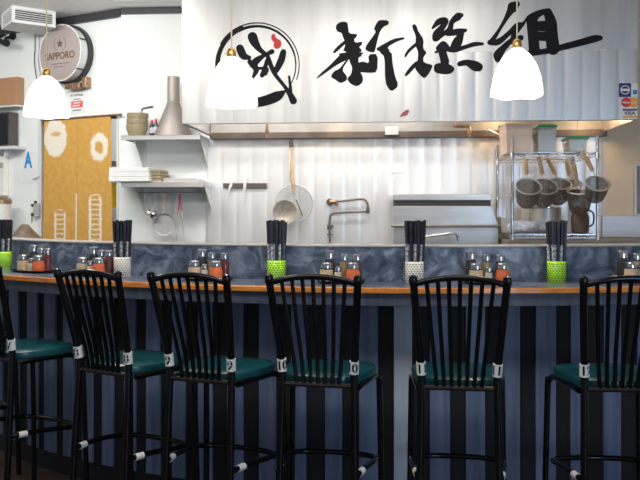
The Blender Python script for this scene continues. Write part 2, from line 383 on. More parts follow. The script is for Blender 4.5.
# ------------------------------------------------------------------ stools
def stool(first, px_desc):
    pass
def post_path(sx):
    # floor -> seat -> top; the post leans back towards the guest and flares outwards
    return [(sx*0.152, -0.045, 0.0), (sx*0.146, -0.02, 0.38), (sx*0.140, 0.0, 0.72), (sx*0.141, -0.004, 0.80), (sx*0.156, -0.045, 0.97), (sx*0.169, -0.09, 1.135)]
def on_post(sx, z):
    P = post_path(sx)
    for p, q in zip(P, P[1:]):
        if p[2] <= z <= q[2]:
            t = (z-p[2])/(q[2]-p[2]); return Vector(p).lerp(Vector(q), t)
    return Vector(P[-1])
def build_stool(num, label, loc, rz):
    root = thing('bar_stool', label, 'bar stool', loc, rz, 'black bar stools along the counter')
    for sx in (-1, 1):
        mb = MB(); mb.tube(post_path(sx), 0.0145, 12, sm=5)
        mb.lathe([(0.006, 0.017), (0.0145, 0.012), (0.0165, 0.002), (0.0160, -0.012), (0.0135, -0.02)], 12, c=on_post(sx, 1.135))
        mb.build('rear_post', M['stoolblack'], root, smooth=True)
        # front leg: drops from under the seat front with a rounded shoulder
        mb = MB(); mb.tube([(sx*0.150, 0.03, 0.712), (sx*0.168, 0.20, 0.712), (sx*0.176, 0.295, 0.708), (sx*0.185, 0.345, 0.685), (sx*0.188, 0.358, 0.63), (sx*0.198, 0.375, 0.0)], 0.0125, 10, sm=5)
        mb.build('front_leg', M['stoolblack'], root, smooth=True)
    # seat rail at the back and its frame
    mb = MB(); mb.tube([(-0.138, 0, 0.722), (0.138, 0, 0.722)], 0.010, 8)
    mb.build('seat_rail', M['railworn'], root, smooth=True)
    # cushion
    out = []
    N = 40
    for k in range(N):
        a = 2*PI*k/N; c, s = math.cos(a), math.sin(a)
        x = abs(c)**0.55*(1 if c > 0 else -1); y = abs(s)**0.6*(1 if s > 0 else -1)
        yy = 0.185+0.175*y; ww = 0.145+0.062*((yy-0.01)/0.35)
        out.append((ww*x, yy))
    mb = MB(); rings = []
    cx, cy = 0, 0.185
    for sc, z in ((0.93, 0.716), (0.985, 0.722), (1.0, 0.738), (0.985, 0.750), (0.92, 0.758), (0.6, 0.763), (0.25, 0.764)):
        rings.append([mb._v((x*sc, cy+(y-cy)*sc, z)) for x, y in out])
    for A, B in zip(rings, rings[1:]):
        for k in range(N): mb._f([A[k], A[(k+1) % N], B[(k+1) % N], B[k]])
    mb._f(rings[0][::-1]); mb._f(rings[-1]); mb.build('seat', M['teal'], root, smooth=True)
    # arched top rail
    zt = 1.118; p = on_post(1, zt)
    pts = []
    for k in range(13):
        t = -1+2*k/12; pts.append((p.x*t*0.99, p.y-0.010*(1-t*t), zt+0.026*(1-t*t)-0.0005))
    mb = MB(); mb.tube(pts, 0.0115, 10); mb.build('top_rail', M['stoolblack'], root, smooth=True)
    for k in range(7):
        t = -1+2*(k+0.5)/7; t *= 0.93
        tt = (k-3)/3
        xt = p.x*0.72*tt; xb = 0.138*0.60*tt
        tn = xt/p.x
        top = (xt, p.y-0.010*(1-tn*tn), zt+0.026*(1-tn*tn)); bot = (xb, 0, 0.724)
        mid = (xb+(xt-xb)*0.25, -0.012, 0.82)
        mb = MB(); mb.tube([bot, mid, (xb+(xt-xb)*0.62, -0.052, 0.97), top], 0.0082, 8, sm=4)
        mb.build('slat', M['stoolblack'], root, smooth=True)
    # foot ring
    zr = 0.388
    q = on_post(1, zr)
    pts = [(-q.x-0.006, q.y+0.004, zr), (-0.170, 0.10, zr), (-0.183, 0.23, zr-0.012), (-0.177, 0.305, zr-0.022), (-0.12, 0.352, zr-0.028), (0, 0.370, zr-0.030), (0.12, 0.352, zr-0.028), (0.177, 0.305, zr-0.022), (0.183, 0.23, zr-0.012), (0.170, 0.10, zr), (q.x+0.006, q.y+0.004, zr)]
    mb = MB(); mb.tube(pts, 0.0115, 10, sm=4); mb.build('foot_ring', M['stoolblack'], root, smooth=True)
    # number tape round both posts, and white tape on the ring ends
    for sx in (-1, 1):
        c = on_post(sx, 0.795); d = (on_post(sx, 0.818)-on_post(sx, 0.772)).normalized()
        mb = MB(); mb.tube([c-d*0.024, c+d*0.024], 0.0182, 16)
        tp = mb.build('number_tape', M['tape'], root, smooth=True); tp['label'] = 'white tape with black number '+num
        me = text_mesh(num, 0.047, extrude=0.0004, bold=0.0014)
        rr = 0.0188; off = 0.006*(-sx) if len(num) == 2 else 0
        for v in me.vertices:
            ang = max(-1.9, min(1.9, (v.co.x+off-0.003)/rr)); r2 = rr - v.co.y
            v.co = (r2*math.sin(ang), -r2*math.cos(ang), v.co.z)
        me.materials.clear(); me.materials.append(M['ink'])
        o = bpy.data.objects.new('number', me); C.objects.link(o); o.parent = tp
        o.location = c; o.rotation_euler = (Matrix(((1,0,0),(0,1,0),(0,0,1))).to_3x3() and (Vector((0,0,1)).rotation_difference(d).to_matrix() @ Matrix.Rotation(-rz*0.9, 3, 'Z'))).to_euler()
        a = Vector(pts[0 if sx < 0 else -1]); b = Vector(pts[1 if sx < 0 else -2]); e = (b-a).normalized()
        mb = MB(); mb.tube([a+e*0.035, a+e*0.075], 0.0140, 12); mb.build('ring_tape', M['tape'], root, smooth=True)
    return root
def post_world(px, D): return Vector(((px-320)/F*D, D))
st = [('7', (-1.492, 3.647), -33, 'black bar stool marked 7 at the left edge, half cut off by the frame'),
      ('8', (-0.897, 3.31), -30, 'black bar stool marked 8 with turned teal seat, second from left'),
      ('9', (-0.471, 3.145), -23, 'black bar stool marked 9 with teal seat, left of the middle stool'),
      ('10', (-0.008, 3.06), -12, 'black bar stool marked 10 in the middle, beside the green chopstick holder'),
      ('11', (0.522, 3.0), -8, 'black bar stool marked 11 seen square from behind, teal seat'),
      ('12', (1.125, 2.975), -2, 'black bar stool marked 12 at the right edge of the row'),
      ('6', (-1.98, 4.06), -38, 'black bar stool beyond stool 7, only its foot ring showing')]
for num, (x, y), r, lab in st: build_stool(num, lab, (x, y, 0), R(r))

# ------------------------------------------------------------------ things on the counter
CT = 1.070
def on_bar(px, r):
    return arcp(r, bar_th(px, r), CT)
holder_spots = [(4, 'lime', 'lime green chopstick holder at the left end beside the dark tray'),
                (122.5, 'cream', 'white perforated holder of black chopsticks left of stool 9'),
                (276.5, 'lime', 'lime green chopstick holder in front of the round wire skimmer'),
                (414.5, 'cream', 'white perforated holder of black chopsticks in front of the steel range'),
                (556.5, 'lime', 'lime green chopstick holder in front of the wire rack')]
def perforated(col):
    mb = MB(); r, h = 0.042, 0.096
    n = 64
    mb.lathe([(r-0.004, 0.004), (r-0.003, 0.0), (r, 0.001), (r, h), (r-0.003, h), (r-0.003, 0.004)], 32, caps=False)
    mb._f([mb._v(((r-0.003)*math.cos(2*PI*k/16), (r-0.003)*math.sin(2*PI*k/16), 0.003)) for k in range(16)])
    mb.slot = 1
    for j in range(8):
        for i in range(20):
            a = 2*PI*(i+0.5*(j % 2))/20; z = 0.013+j*0.0102
            c = Vector((math.cos(a), math.sin(a), 0)); t = Vector((-math.sin(a), math.cos(a), 0))
            mb._f([mb._v(c*(r+0.0006)+Vector((0, 0, z))+t*(0.0038*math.cos(q*PI/3))+Vector((0, 0, 0.0038*math.sin(q*PI/3)))) for q in range(6)])
    return mb
meshes = {}
for col in ('lime', 'cream'):
    o = perforated(col).build('holder_shell', [M[col], M['darkgrey']], smooth=True); meshes[col] = o.data; bpy.data.objects.remove(o)
for i, (px, col, lab) in enumerate(holder_spots):
    p = on_bar(px, 3.445)
    root = thing('chopstick_holder', lab, 'chopstick holder', p, random.uniform(-0.5, 0.5), 'perforated chopstick holders on the bar')
    o = bpy.data.objects.new('holder_shell', meshes[col]); C.objects.link(o); o.parent = root
    # bundle of paper sleeved chopsticks
    where = ['in the green holder at the left end', 'in the white holder left of stool 9', 'in the green holder before the round skimmer', 'in the white holder before the range', 'in the green holder before the wire rack'][i]
    g = thing('chopstick_bundle', 'bundle of black sleeved chopsticks '+where, 'chopsticks', p, root.rotation_euler.z, 'black chopstick bundles in the holders')
    a = 0; rnd = random.Random(i+3)
    for j in range(22):
        a = j*2.4; rr = 0.034*math.sqrt((j+0.6)/22)
        b = Vector((rr*math.cos(a), rr*math.sin(a), 0.006)); t = b*1.0 + Vector((rr*math.cos(a)*0.30+rnd.uniform(-.003, .003), rr*math.sin(a)*0.30, 0.268+rnd.uniform(-0.006, 0.006)))
        d = (t-b)
        mb = MB(); mb.tube([b, b+d*0.5, t], [0.0058, 0.0066, 0.0078], 6)
        s = mb.build('chopstick_sleeve', M['sleeve'], g)
        mb = MB(); mb.tube([b+d*0.34, b+d*0.62], [0.0069, 0.0073], 6, caps=False)
        if j % 3 != 0: mb.build('printed_band', M['print'], s)
        else: mb.bm.free()

# shakers: glass jar, contents and steel lid
def jar(name, h, r, lidh, lidr, content, fill, bodyshape='jar'):
    h *= 1.16; r *= 1.12; lidh *= 1.1; lidr *= 1.12
    root = bpy.data.objects.new(name, None); C.objects.link(root)
    if bodyshape == 'jar': prof = [(r*0.80, 0.0), (r*0.97, 0.004), (r, h*0.25), (r*0.97, h*0.6), (r*0.80, h*0.85), (r*0.74, h)]
    else: prof = [(r*0.92, 0.0), (r, 0.004), (r, h*0.72), (r*0.85, h*0.86), (r*0.66, h)]
    mb = MB(); mb.lathe(prof, 20); mb.build('glass_body', M['glass'], root, smooth=True)
    ip = [(q*0.90, max(z, 0.003)) for q, z in prof if z <= h*fill]
    ip.append((ip[-1][0]*0.98, h*fill+0.001))
    mb = MB(); mb.lathe(ip, 20); mb.build('contents', M[content], root, smooth=True)
    mb = MB(); mb.lathe([(lidr, h-0.006), (lidr, h+lidh*0.6), (lidr*0.93, h+lidh*0.85), (lidr*0.6, h+lidh), (0.002, h+lidh*1.02)], 20)
    mb.build('lid', M['chrome'], root, smooth=True)
    return root
protos = {
 'sesame': (lambda: jar('sesame_shaker', 0.060, 0.030, 0.018, 0.024, 'sesame', 0.80), 'glass shaker of sesame seeds', 'shaker'),
 'salt': (lambda: jar('pepper_shaker', 0.050, 0.0165, 0.013, 0.0135, 'salt', 0.78), 'small glass shaker of pale pepper', 'shaker'),
 'chili': (lambda: jar('chili_shaker', 0.060, 0.031, 0.018, 0.024, 'chili', 0.86), 'glass shaker of orange chili flakes', 'shaker'),
 'soy': (lambda: jar('soy_sauce_bottle', 0.095, 0.024, 0.026, 0.0215, 'soy', 0.9, 'b'), 'tall dark soy bottle with steel cap', 'bottle'),
 'vinegar': (lambda: jar('vinegar_bottle', 0.088, 0.019, 0.020, 0.0175, 'vinegar', 0.85, 'b'), 'slim amber bottle with steel cap', 'bottle'),
 'oil': (lambda: jar('chili_oil_bottle', 0.088, 0.022, 0.020, 0.0185, 'chilioil', 0.9, 'b'), 'dark red chili oil bottle with steel cap', 'bottle')}
groups = [ # where, front row then back row
 ('on the dark tray at the far left', dict(sesame=23, salt=31, chili=38.5, soy=33.5, vinegar=41, oil=47.5)),
 ('on the tray behind stool 8', dict(sesame=82.6, salt=90, chili=98.5, soy=93.5, vinegar=101.3, oil=109)),
 ('on the tray behind stool 9', dict(sesame=194.6, salt=204.6, chili=216, soy=202, vinegar=212, oil=224.6)),
 ('on the tray behind stool 10', dict(sesame=326.5, salt=338, chili=353, soy=329.7, vinegar=344, oil=357)),
 ('on the tray behind stool 11', dict(sesame=476, salt=488.7, chili=502.6, soy=471, vinegar=486.5, oil=500)),
 ('on the tray behind stool 12', dict(sesame=631, salt=641, chili=653, soy=622.5, vinegar=636.5, oil=652))]
made = {}
TR = 0.010
for where, d in groups:
    lo = bar_th(min(d['sesame'], d['soy']), 3.48); hi = bar_th(d['oil'], 3.48)
    tc = (lo+hi)/2; c = arcp(3.487, tc, CT)
    ln = (hi-lo)*3.48/2+0.042
    mb = MB()
    def oval(sx, sy, n=32): return [(sx*math.copysign(abs(math.cos(2*PI*k/n))**0.7, math.cos(2*PI*k/n)), sy*math.copysign(abs(math.sin(2*PI*k/n))**0.7, math.sin(2*PI*k/n))) for k in range(n)]
    rings = []
    for s, z in ((0.88, 0.0), (1.0, 0.014), (0.97, 0.014), (0.86, 0.004)):
        rings.append([mb._v((x*s, y*(1-(1-s)*1.2), z)) for x, y in oval(ln, 0.082)])
    for A, B in zip(rings, rings[1:]):
        for k in range(32): mb._f([A[k], A[(k+1) % 32], B[(k+1) % 32], B[k]])
    mb._f(rings[0][::-1]); mb._f(rings[-1])
    t = mb.build('condiment_tray', M['blackgloss'], smooth=True); t.location = c; t.rotation_euler = (0, 0, tc)
    tag(t, 'black oval tray holding shakers, '+where.replace('on the tray ', '').replace('on the dark tray ', ''), 'tray', 'condiment trays on the bar')
    for kind, px in d.items():
        r = 3.515 if kind in ('sesame', 'salt', 'chili') else 3.455
        mk, lab, cat = protos[kind]
        if kind not in made: o = made[kind] = mk()
        else: o = copy_tree(made[kind])
        o.location = on_bar(px, r)+Vector((0, 0, 0.0045)); o.rotation_euler = (0, 0, random.uniform(0, 6))
        tag(o, lab+' '+where, cat, {'shaker': 'glass shakers on the bar', 'bottle': 'sauce bottles on the bar'}[cat])

# ------------------------------------------------------------------ pendants
def pendant(px, py_bot, py_cap, D, lab):
    x = (px-320)/F*D; zb = CAM_Z+(HZ-py_bot)/F*D; zc = CAM_Z+(HZ-py_cap)/F*D
    H = zc-zb; rb = 0.111
    root = thing('pendant_lamp', lab, 'pendant lamp', (x, D, zb), 0, 'white bell pendants over the bar')
    prof = [(rb, 0), (rb*0.985, H*0.12), (rb*0.90, H*0.38), (rb*0.74, H*0.64), (rb*0.50, H*0.85), (rb*0.26, H*0.965), (rb*0.16, H)]
    full = [(a, b) for a, b in prof] + [(a-0.003, b-0.002) for a, b in prof[::-1]]
    mb = MB(); seg = 40; rings = []
    for j, (r, z) in enumerate(full):
        lowf = max(0, 1-z/(H*0.4))
        rings.append([mb._v(((r+0.0025*lowf*math.sin(5*2*PI*k/seg))*math.cos(2*PI*k/seg), (r+0.0025*lowf*math.sin(5*2*PI*k/seg))*math.sin(2*PI*k/seg), z+0.003*lowf*math.cos(5*2*PI*k/seg))) for k in range(seg)])
    n = len(rings)
    for i in range(n):
        A, B = rings[i], rings[(i+1) % n]
        for k in range(seg): mb._f([A[k], A[(k+1) % seg], B[(k+1) % seg], B[k]])
    mb.build('lamp_shade', M['shade'], root, smooth=True)
    mb = MB(); mb.lathe([(0.018, H-0.002), (0.020, H+0.004), (0.0195, H+0.026), (0.012, H+0.036), (0.004, H+0.040)], 20); mb.tube([(-0.03, 0, H+0.012), (0.0, 0, H+0.012)], 0.003, 6)
    mb.build('cap', M['brass'], root, smooth=True)
    mb = MB(); mb.tube([(0, 0, H+0.03), (0, 0, CEIL-zb-0.01)], 0.0032, 8); mb.build('cord', M['cord'], root, smooth=True)
    mb = MB(); mb.lathe([(0.05, CEIL-zb-0.022), (0.055, CEIL-zb-0.002)], 20); mb.build('ceiling_rose', M['brass'], root, smooth=True)
    mb = MB(); mb.lathe([(0.004, H*0.38), (0.022, H*0.45), (0.028, H*0.58), (0.014, H*0.85), (0.012, H*0.95)], 16); mb.build('bulb', M['shade'], root, smooth=True)
    l = bpy.data.lights.new('bulb_light', 'POINT'); l.energy = 5; l.color = (1, 0.82, 0.6); l.shadow_soft_size = 0.04
    o = bpy.data.objects.new('bulb_light', l); C.objects.link(o); o.parent = root; o.location = (0, 0, 0.02)
pendant(46.5, 115.5, 76, 3.98, 'glowing white bell pendant lamp at left, in front of the round beer sign')
pendant(231.5, 105, 57, 3.42, 'glowing white bell pendant lamp over the brushed circle emblem')
pendant(517, 95.5, 48, 3.42, 'glowing white bell pendant lamp at right, over the last brush character')

# ------------------------------------------------------------------ extractor hood
HB = -0.80
hl = K.a(182, HB); hr = K.a(637.5, HB)
hz0 = K.z(182, 123.5, HB); hzj = K.z(400, 53, HB)
hood = thing('extractor_hood', 'huge stainless steel extractor hood with black brush calligraphy over the kitchen', 'extractor hood', K.P(hl, 0, hz0), K.ang)
def hx(a): return a-hl
W = hr-hl; dz = CEIL-0.004-hz0; jz = hzj-hz0
mb = MB(); fluted(mb, 0, W, 0.0, jz, HB, 0.108, 0.0028, HB+0.012); mb.build('front_panel', M['hood'], hood, smooth=True)
mb = MB(); mb.span(0, W, HB, HB+0.012, jz+0.004, dz); mb.build('upper_front_panel', M['hood'], hood)
mb = MB(); mb.span(0, W, HB-0.0010, HB+0.012, jz+0.0005, jz+0.0038); mb.build('joint_strip', M['hood'], hood)
for x in (0.0, W-0.012):
    mb = MB(); mb.span(x, x+0.012, HB+0.0125, -0.014, 0, dz); mb.build('side_panel', M['hood'], hood)
mb = MB(); mb.span(0, W, HB+0.0125, HB+0.05, -0.0, 0.014); mb.span(0.0, 0.03, HB+0.05, -0.05, 0, 0.014); mb.build('lip', M['steel'], hood)
mb = MB(); mb.span(0.012, W-0.012, HB+0.02, -0.3, dz-0.3, dz-0.28); mb.build('inner_top', M['greasy'], hood)
mb = MB(); mb.span(0.02, K.a(604)-hl, -0.085, -0.016, -0.030, 0.016); mb.build('grease_trough', M['steeldark'], hood, bevel=0.003)
mb = MB(); mb.span(0.02, K.a(604)-hl, -0.045, -0.016, 0.0, 0.28)
n = int(W/0.2)
for k in range(n): mb.span(0.03+k*0.2, 0.035+k*0.2, -0.05, -0.045, 0.0, 0.28)
mb.build('filter_panel', M['filter'], hood)
mb = MB(); mb.span(K.a(385, -0.1)-hl, K.a(398.5, -0.1)-hl, -0.11, -0.085, -0.012, 0.045); mb.build('switch_box', M['steel'], hood, bevel=0.002)
for px, r in ((267, 0.010),):
    x = K.a(px, -0.35)-hl
    mb = MB(); mb.tube([(x, -0.35, 0.16), (x, -0.35, 0.0)], r, 8); mb.tube([(x, -0.35, 0.0), (x, -0.35, -0.03)], [0.015, 0.006], 8); mb.tube([(x, -0.35, -0.03), (x, -0.35, -0.05)], 0.011, 8)
    mb.tube([(x, -0.35, 0.15), (x, -0.05, 0.15)], 0.010, 8)
    mb.build('fire_nozzle', M['copper'], hood, smooth=True)
x0, x1 = K.a(454, -0.3)-hl, K.a(469.5, -0.3)-hl
mb = MB(); mb.tube([(x0-0.005, -0.3, 0.2), (x0, -0.3, 0.045), (x0+0.015, -0.3, 0.022), (x1-0.02, -0.3, 0.022), (x1, -0.3, 0.012), (x1, -0.3, -0.025)], 0.012, 10, sm=3)
mb.tube([(x0-0.005, -0.3, 0.19), (x0-0.005, -0.05, 0.19)], 0.012, 8)
mb.tube([(x1, -0.3, -0.025), (x1, -0.3, -0.05)], 0.007, 8); mb.build('elbow_pipe', M['copper'], hood, smooth=True)
mb = MB(); x0 = K.a(488, -0.35)-hl
mb.tube([(x0, -0.35, -0.010), (x0+0.12, -0.30, -0.065)], 0.011, 10); mb.tube([(x0+0.115, -0.30, -0.14), (x0+0.12, -0.30, -0.065), (x0+0.122, -0.2, 0.03)], 0.012, 10); mb.tube([(x0+0.122, -0.2, 0.02), (x0+0.122, -0.05, 0.05)], 0.010, 8)
mb.build('pipe_arm', M['steel'], hood, smooth=True)

# calligraphy painted on the hood: outlines measured in the picture, laid on the hood's face
def hp(px, py):      # picture -> hood local x, z
    a = K.a(px, HB); return a-hl, CAM_Z+(HZ-py)/F*K.D(px, HB)-hz0
class Brush:
    def __init__(s, ox, oy, sc): s.ox, s.oy, s.sc = ox, oy, sc; s.mb = MB(); s.k = 0; s.fat = 1.12
    def pt(s, x, y): return hp(s.ox+x/s.sc, s.oy+y/s.sc)
    def poly(s, pts):
        cut = []
        for i, p in enumerate(pts):
            n_ = pts[(i+1) % len(pts)]
            cut += [(p[0]*.78+n_[0]*.22, p[1]*.78+n_[1]*.22), (p[0]*.22+n_[0]*.78, p[1]*.22+n_[1]*.78)]
        pts = cut
        q = [s.pt(*p) for p in pts]; s.k += 1; y = HB-0.0012-0.00004*s.k
        vs = [s.mb._v((x, y, z)) for x, z in q]
        f = s.mb._f(vs)
        if f: f.normal_update()
        if f: bmesh.ops.triangulate(s.mb.bm, faces=[f], ngon_method='EAR_CLIP')
        # edge thickness of the paint
        bk = [s.mb._v((x, HB-0.0002, z)) for x, z in q]
        n = len(vs); fr = [s.mb._v(v.co) for v in vs]
        for i in range(n): s.mb._f([fr[i], fr[(i+1) % n], bk[(i+1) % n], bk[i]])
        return s
    def stroke(s, pts):
        P = smooth_path([(a, b, c) for a, b, c in pts], 5) if len(pts) > 2 else [Vector(p) for p in pts]
        L, Rr = [], []
        for i, p in enumerate(P):
            a = P[max(i-1, 0)]; b = P[min(i+1, len(P)-1)]; d = Vector((b.x-a.x, b.y-a.y)); d = d.normalized() if d.length else Vector((1, 0))
            h = max(p.z, 3)/2*s.fat
            if i == 0 or i == len(P)-1:
                # rounded end
                sg = -1 if i == 0 else 1; arc = []
                for k in range(0, 7):
                    th = -PI/2+PI*k/6
                    arc.append((p.x+sg*d.x*h*math.cos(th)-d.y*h*math.sin(th), p.y+sg*d.y*h*math.cos(th)+d.x*h*math.sin(th)))
                if i == 0: start = arc
                else: end = arc
            else:
                L.append((p.x-d.y*h, p.y+d.x*h)); Rr.append((p.x+d.y*h, p.y-d.x*h))
        # start: from minus side to plus side; then L side is +perp
        poly = start + L + end[::-1] + Rr[::-1]
        # draw as quads plus end fans so folds never spoil the fill
        s.k += 1; y = HB-0.0012-0.00004*s.k
        V = lambda q: s.mb._v((s.pt(*q)[0], y, s.pt(*q)[1]))
        Ls = [start[-1]]+L+[end[-1]]; Rs = [start[0]]+Rr+[end[0]]
        lv = [V(q) for q in Ls]; rv = [V(q) for q in Rs]
        for i in range(len(lv)-1): s.mb._f([lv[i], rv[i], rv[i+1], lv[i+1]])
        s.mb._f([V(q) for q in start]); s.mb._f([V(q) for q in end])
        return s
    def done(s, name, m):
        bmesh.ops.recalc_face_normals(s.mb.bm, faces=s.mb.bm.faces)
        return s.mb.build(name, m, hood)
b = Brush(312, 16, 6.4)
b.poly([(150,70),(165,45),(200,34),(228,42),(232,80),(237,112),(292,116),(285,135),(268,150),(278,172),(322,162),(322,182),(300,200),(318,215),(318,233),(195,233),(215,180),(200,140),(190,108),(160,100)])
b.poly([(215,150),(228,165),(150,238),(130,238),(150,205)])
b.poly([(165,262),(180,250),(318,244),(318,262),(235,276),(160,312),(80,370),(22,408),(45,375),(120,310)])
b.poly([(230,250),(300,250),(298,290),(290,330),(326,385),(326,425),(290,453),(245,435),(222,400),(250,375),(258,330),(240,290)])
b.poly([(240,272),(190,345),(225,385),(222,415),(180,432),(150,408),(118,390),(140,352),(175,340),(215,285)])
b.poly([(410,50),(430,25),(490,28),(492,55),(455,70),(430,110),(410,195),(400,235),(365,230),(340,215),(345,190),(390,130),(410,100),(395,85)])
b.poly([(410,208),(440,190),(520,145),(590,135),(595,148),(540,165),(480,200),(505,228),(420,226)])
b.poly([(285,300),(330,290),(365,305),(360,245),(422,242),(418,360),(370,365),(290,358)])
b.poly([(430,224),(510,224),(515,300),(530,380),(555,445),(520,480),(495,475),(468,425),(465,260),(440,240)])
b.stroke([(180,246,14),(250,240,18),(320,240,12)])
b.done('brush_character', M['ink'])
b = Brush(398, 8, 6.4)
b.poly([(92,105),(115,105),(130,150),(165,200),(160,260),(185,285),(160,320),(165,350),(225,365),(215,390),(192,430),(170,452),(140,430),(105,385),(125,350),(130,280),(110,240),(115,180),(92,130)])
b.poly([(150,195),(125,240),(80,275),(45,322),(40,305),(60,265),(120,215)])
b.poly([(140,330),(120,370),(60,435),(40,438),(50,410),(100,350)])
b.stroke([(222,128,14),(262,88,36),(305,80,34),(290,115,34),(248,165,42),(240,195,38)])
b.stroke([(245,195,36),(290,165,28),(330,140,34),(345,90,30),(385,55,44),(405,46,26)])
b.stroke([(320,162,34),(390,152,38),(432,143,20)])
b.stroke([(408,168,28),(382,215,56),(360,255,50)])
b.stroke([(540,230,18),(490,232,26),(430,250,24),(360,268,32),(300,262,28),(240,284,12)])
b.stroke([(258,258,30),(288,228,30),(312,248,30)])
b.stroke([(285,285,46),(300,345,50)])
b.poly([(230,360),(270,350),(330,358),(365,385),(350,415),(310,427),(230,415)])
b.stroke([(395,358,30),(440,350,36),(490,370,58),(515,378,52)])
b.done('brush_character', M['ink'])
b = Brush(480, 0, 4.9); b.fat = 1.2
b.stroke([(180,20,26),(162,35,46),(148,55,30),(125,95,18),(95,145,14),(62,195,20),(46,210,16)])
b.stroke([(48,208,22),(90,205,26),(140,165,20),(185,130,32),(210,118,14)])
b.stroke([(215,112,14),(185,150,16),(162,182,22),(180,192,24),(200,185,24)])
b.stroke([(155,198,22),(112,238,28),(90,270,40),(88,288,30)])
b.stroke([(245,92,34),(256,130,44),(262,200,44),(266,245,46)])
b.stroke([(220,104,10),(250,86,30),(300,62,26),(338,50,16)])
b.stroke([(332,62,36),(348,110,46),(350,160,50),(358,238,54)])
b.stroke([(262,128,38),(335,128,46)])
b.stroke([(262,176,36),(345,180,40)])
b.stroke([(278,76,24),(262,100,30)])
b.stroke([(240,262,24),(330,250,24),(400,232,26),(480,212,28),(560,190,30),(590,186,20)])
b.done('brush_character', M['ink'])
b = Brush(205, 15, 4.8)
cx, cy, rr = 250, 240, 196
def arc(t0, t1, r_, w0, w1, n=20):
    out = []
    for k in range(n+1):
        th = R(t0+(t1-t0)*k/n); out.append((cx+r_*math.cos(th), cy-r_*math.sin(th), w0+(w1-w0)*k/n))
    return out
b.fat = 1.0
b.stroke(arc(208, 112, 190, 24, 20)); b.stroke(arc(150, -20, 202, 7, 5, 34)); b.stroke(arc(118, 20, 186, 15, 9)); b.stroke(arc(24, -34, 186, 9, 4))
b.fat = 1.12
b.stroke([(380,368,14),(350,388,42),(300,408,44),(240,420,40),(170,405,36),(110,360,30),(74,310,28),(60,262,26)])
b.stroke([(228,105,42),(238,130,38),(262,165,24),(300,195,16)])
b.stroke([(298,190,18),(320,250,20),(340,290,18),(380,340,16),(408,380,24),(424,412,32)])
b.stroke([(404,295,10),(410,350,14),(410,385,20)])
b.stroke([(376,178,26),(366,215,30),(346,258,26),(334,280,16)])
b.stroke([(168,160,34),(184,195,34),(212,205,18)])
b.stroke([(322,176,22),(288,192,16),(250,218,30),(236,238,30),(246,266,24),(230,300,10)])
b.stroke([(302,215,22),(288,250,18),(274,290,20)])
b.stroke([(262,256,14),(300,258,12),(290,286,10)])
b.stroke([(215,225,22),(225,245,16)])
b.done('brush_emblem', M['ink'])
b = Brush(205, 15, 4.8)
b.poly([(318,95),(335,88),(340,110),(368,125),(365,155),(345,165),(328,155),(332,130),(318,120)])
b.done('red_seal_mark', M['red'])
b = Brush(398, 105, 8)
b.poly([(8,92),(28,72),(34,60),(58,48),(64,40),(92,34),(84,52),(100,52),(78,66),(82,76),(50,92),(46,84),(24,98)])
b.done('red_seal_mark', M['fadedred'])

# card stickers on the hood's right corner
def sticker_sheet(x0, x1, y0, y1, name, m, parent, k):
    (a0, z0), (a1, z1) = hp(x0, y1), hp(x1, y0)
    mb = MB(); mb.span(a0, a1, HB-0.003-0.0006*k, HB-0.0002, z0, z1); return mb.build(name, m, parent)
def sth(name, lab, x0, x1, y0, y1):
    a, z = hp((x0+x1)/2, y1); r = thing(name, lab, 'sticker', K.P(a+hl, HB, z+hz0), K.ang, 'payment card stickers on the hood'); return r
def spart(root, name, m, x0, x1, y0, y1, k):
    (a0, z0), (a1, z1) = hp(x0, y1), hp(x1, y0); inv = root.location
    ra, rz_ = hp_root[root.name]
    mb = MB(); mb.span(a0-ra, a1-ra, -0.003-0.0007*k, -0.0005, z0-rz_, z1-rz_); return mb.build(name, m, root)
hp_root = {}
def newsticker(lab, x0, x1, y0, y1):
    r = sth('card_sticker', lab, x0, x1, y0, y1); hp_root[r.name] = hp((x0+x1)/2, y1); return r
def sloc(root, px, py, k): a, z = hp(px, py); ra, rz_ = hp_root[root.name]; return (a-ra, -0.0036-0.0007*k, z-rz_)
r = newsticker('dark blue payment sticker with round white emblem above the two circle sticker', 619, 631, 83.2, 97)
spart(r, 'backing', M['navy'], 619, 630.8, 83.2, 97, 0)
c = sloc(r, 625, 90, 0)
mb = MB(); mb.ring((c[0], c[1], c[2]), 0.025, 0.0028, (0, 1, 0)); mb.box((c[0], c[1], c[2]), (0.042, 0.001, 0.014)); mb.build('emblem', M['paper'], r)
r = newsticker('white payment sticker with small blue square at hood corner', 631, 638.5, 83.2, 97)
spart(r, 'backing', M['paper'], 631, 637.4, 83.2, 97, 0); spart(r, 'blue_square', M['blue'], 632.6, 637, 90, 94.5, 1)
r = newsticker('white sticker with overlapping red and orange circles reading MasterCard', 621, 637.4, 97.5, 108)
spart(r, 'backing', M['paper'], 621, 637.3, 97.3, 108.3, 0)
for px, m, k in ((626, 'red', 0.5), (633, 'orange', 0.2)):
    c = sloc(r, px, 102.4, k); mb = MB(); mb.lathe([(0.030*0.98, 0), (0.030, 0.0008)], 28, c=c, mtx=Matrix.Rotation(PI/2, 3, 'X')); mb.build('circle', M[m], r)
text('lettering', 'MasterCard', 0.018, M['paper'], r, sloc(r, 629.3, 102.5, 2.4), sx=0.95, bold=0.0004)
r = newsticker('white sticker with blue and gold bands reading VISA', 621, 637.4, 108.5, 119)
spart(r, 'backing', M['paper'], 621, 637.3, 108.5, 119, 0)
spart(r, 'blue_band', M['navy'], 622.5, 637, 109, 110.8, 1); spart(r, 'gold_band', M['orange'], 622.5, 637, 115.8, 117.8, 1)
text('lettering', 'VISA', 0.030, M['navy'], r, sloc(r, 629.5, 113.3, 1), sx=1.1, bold=0.0006)

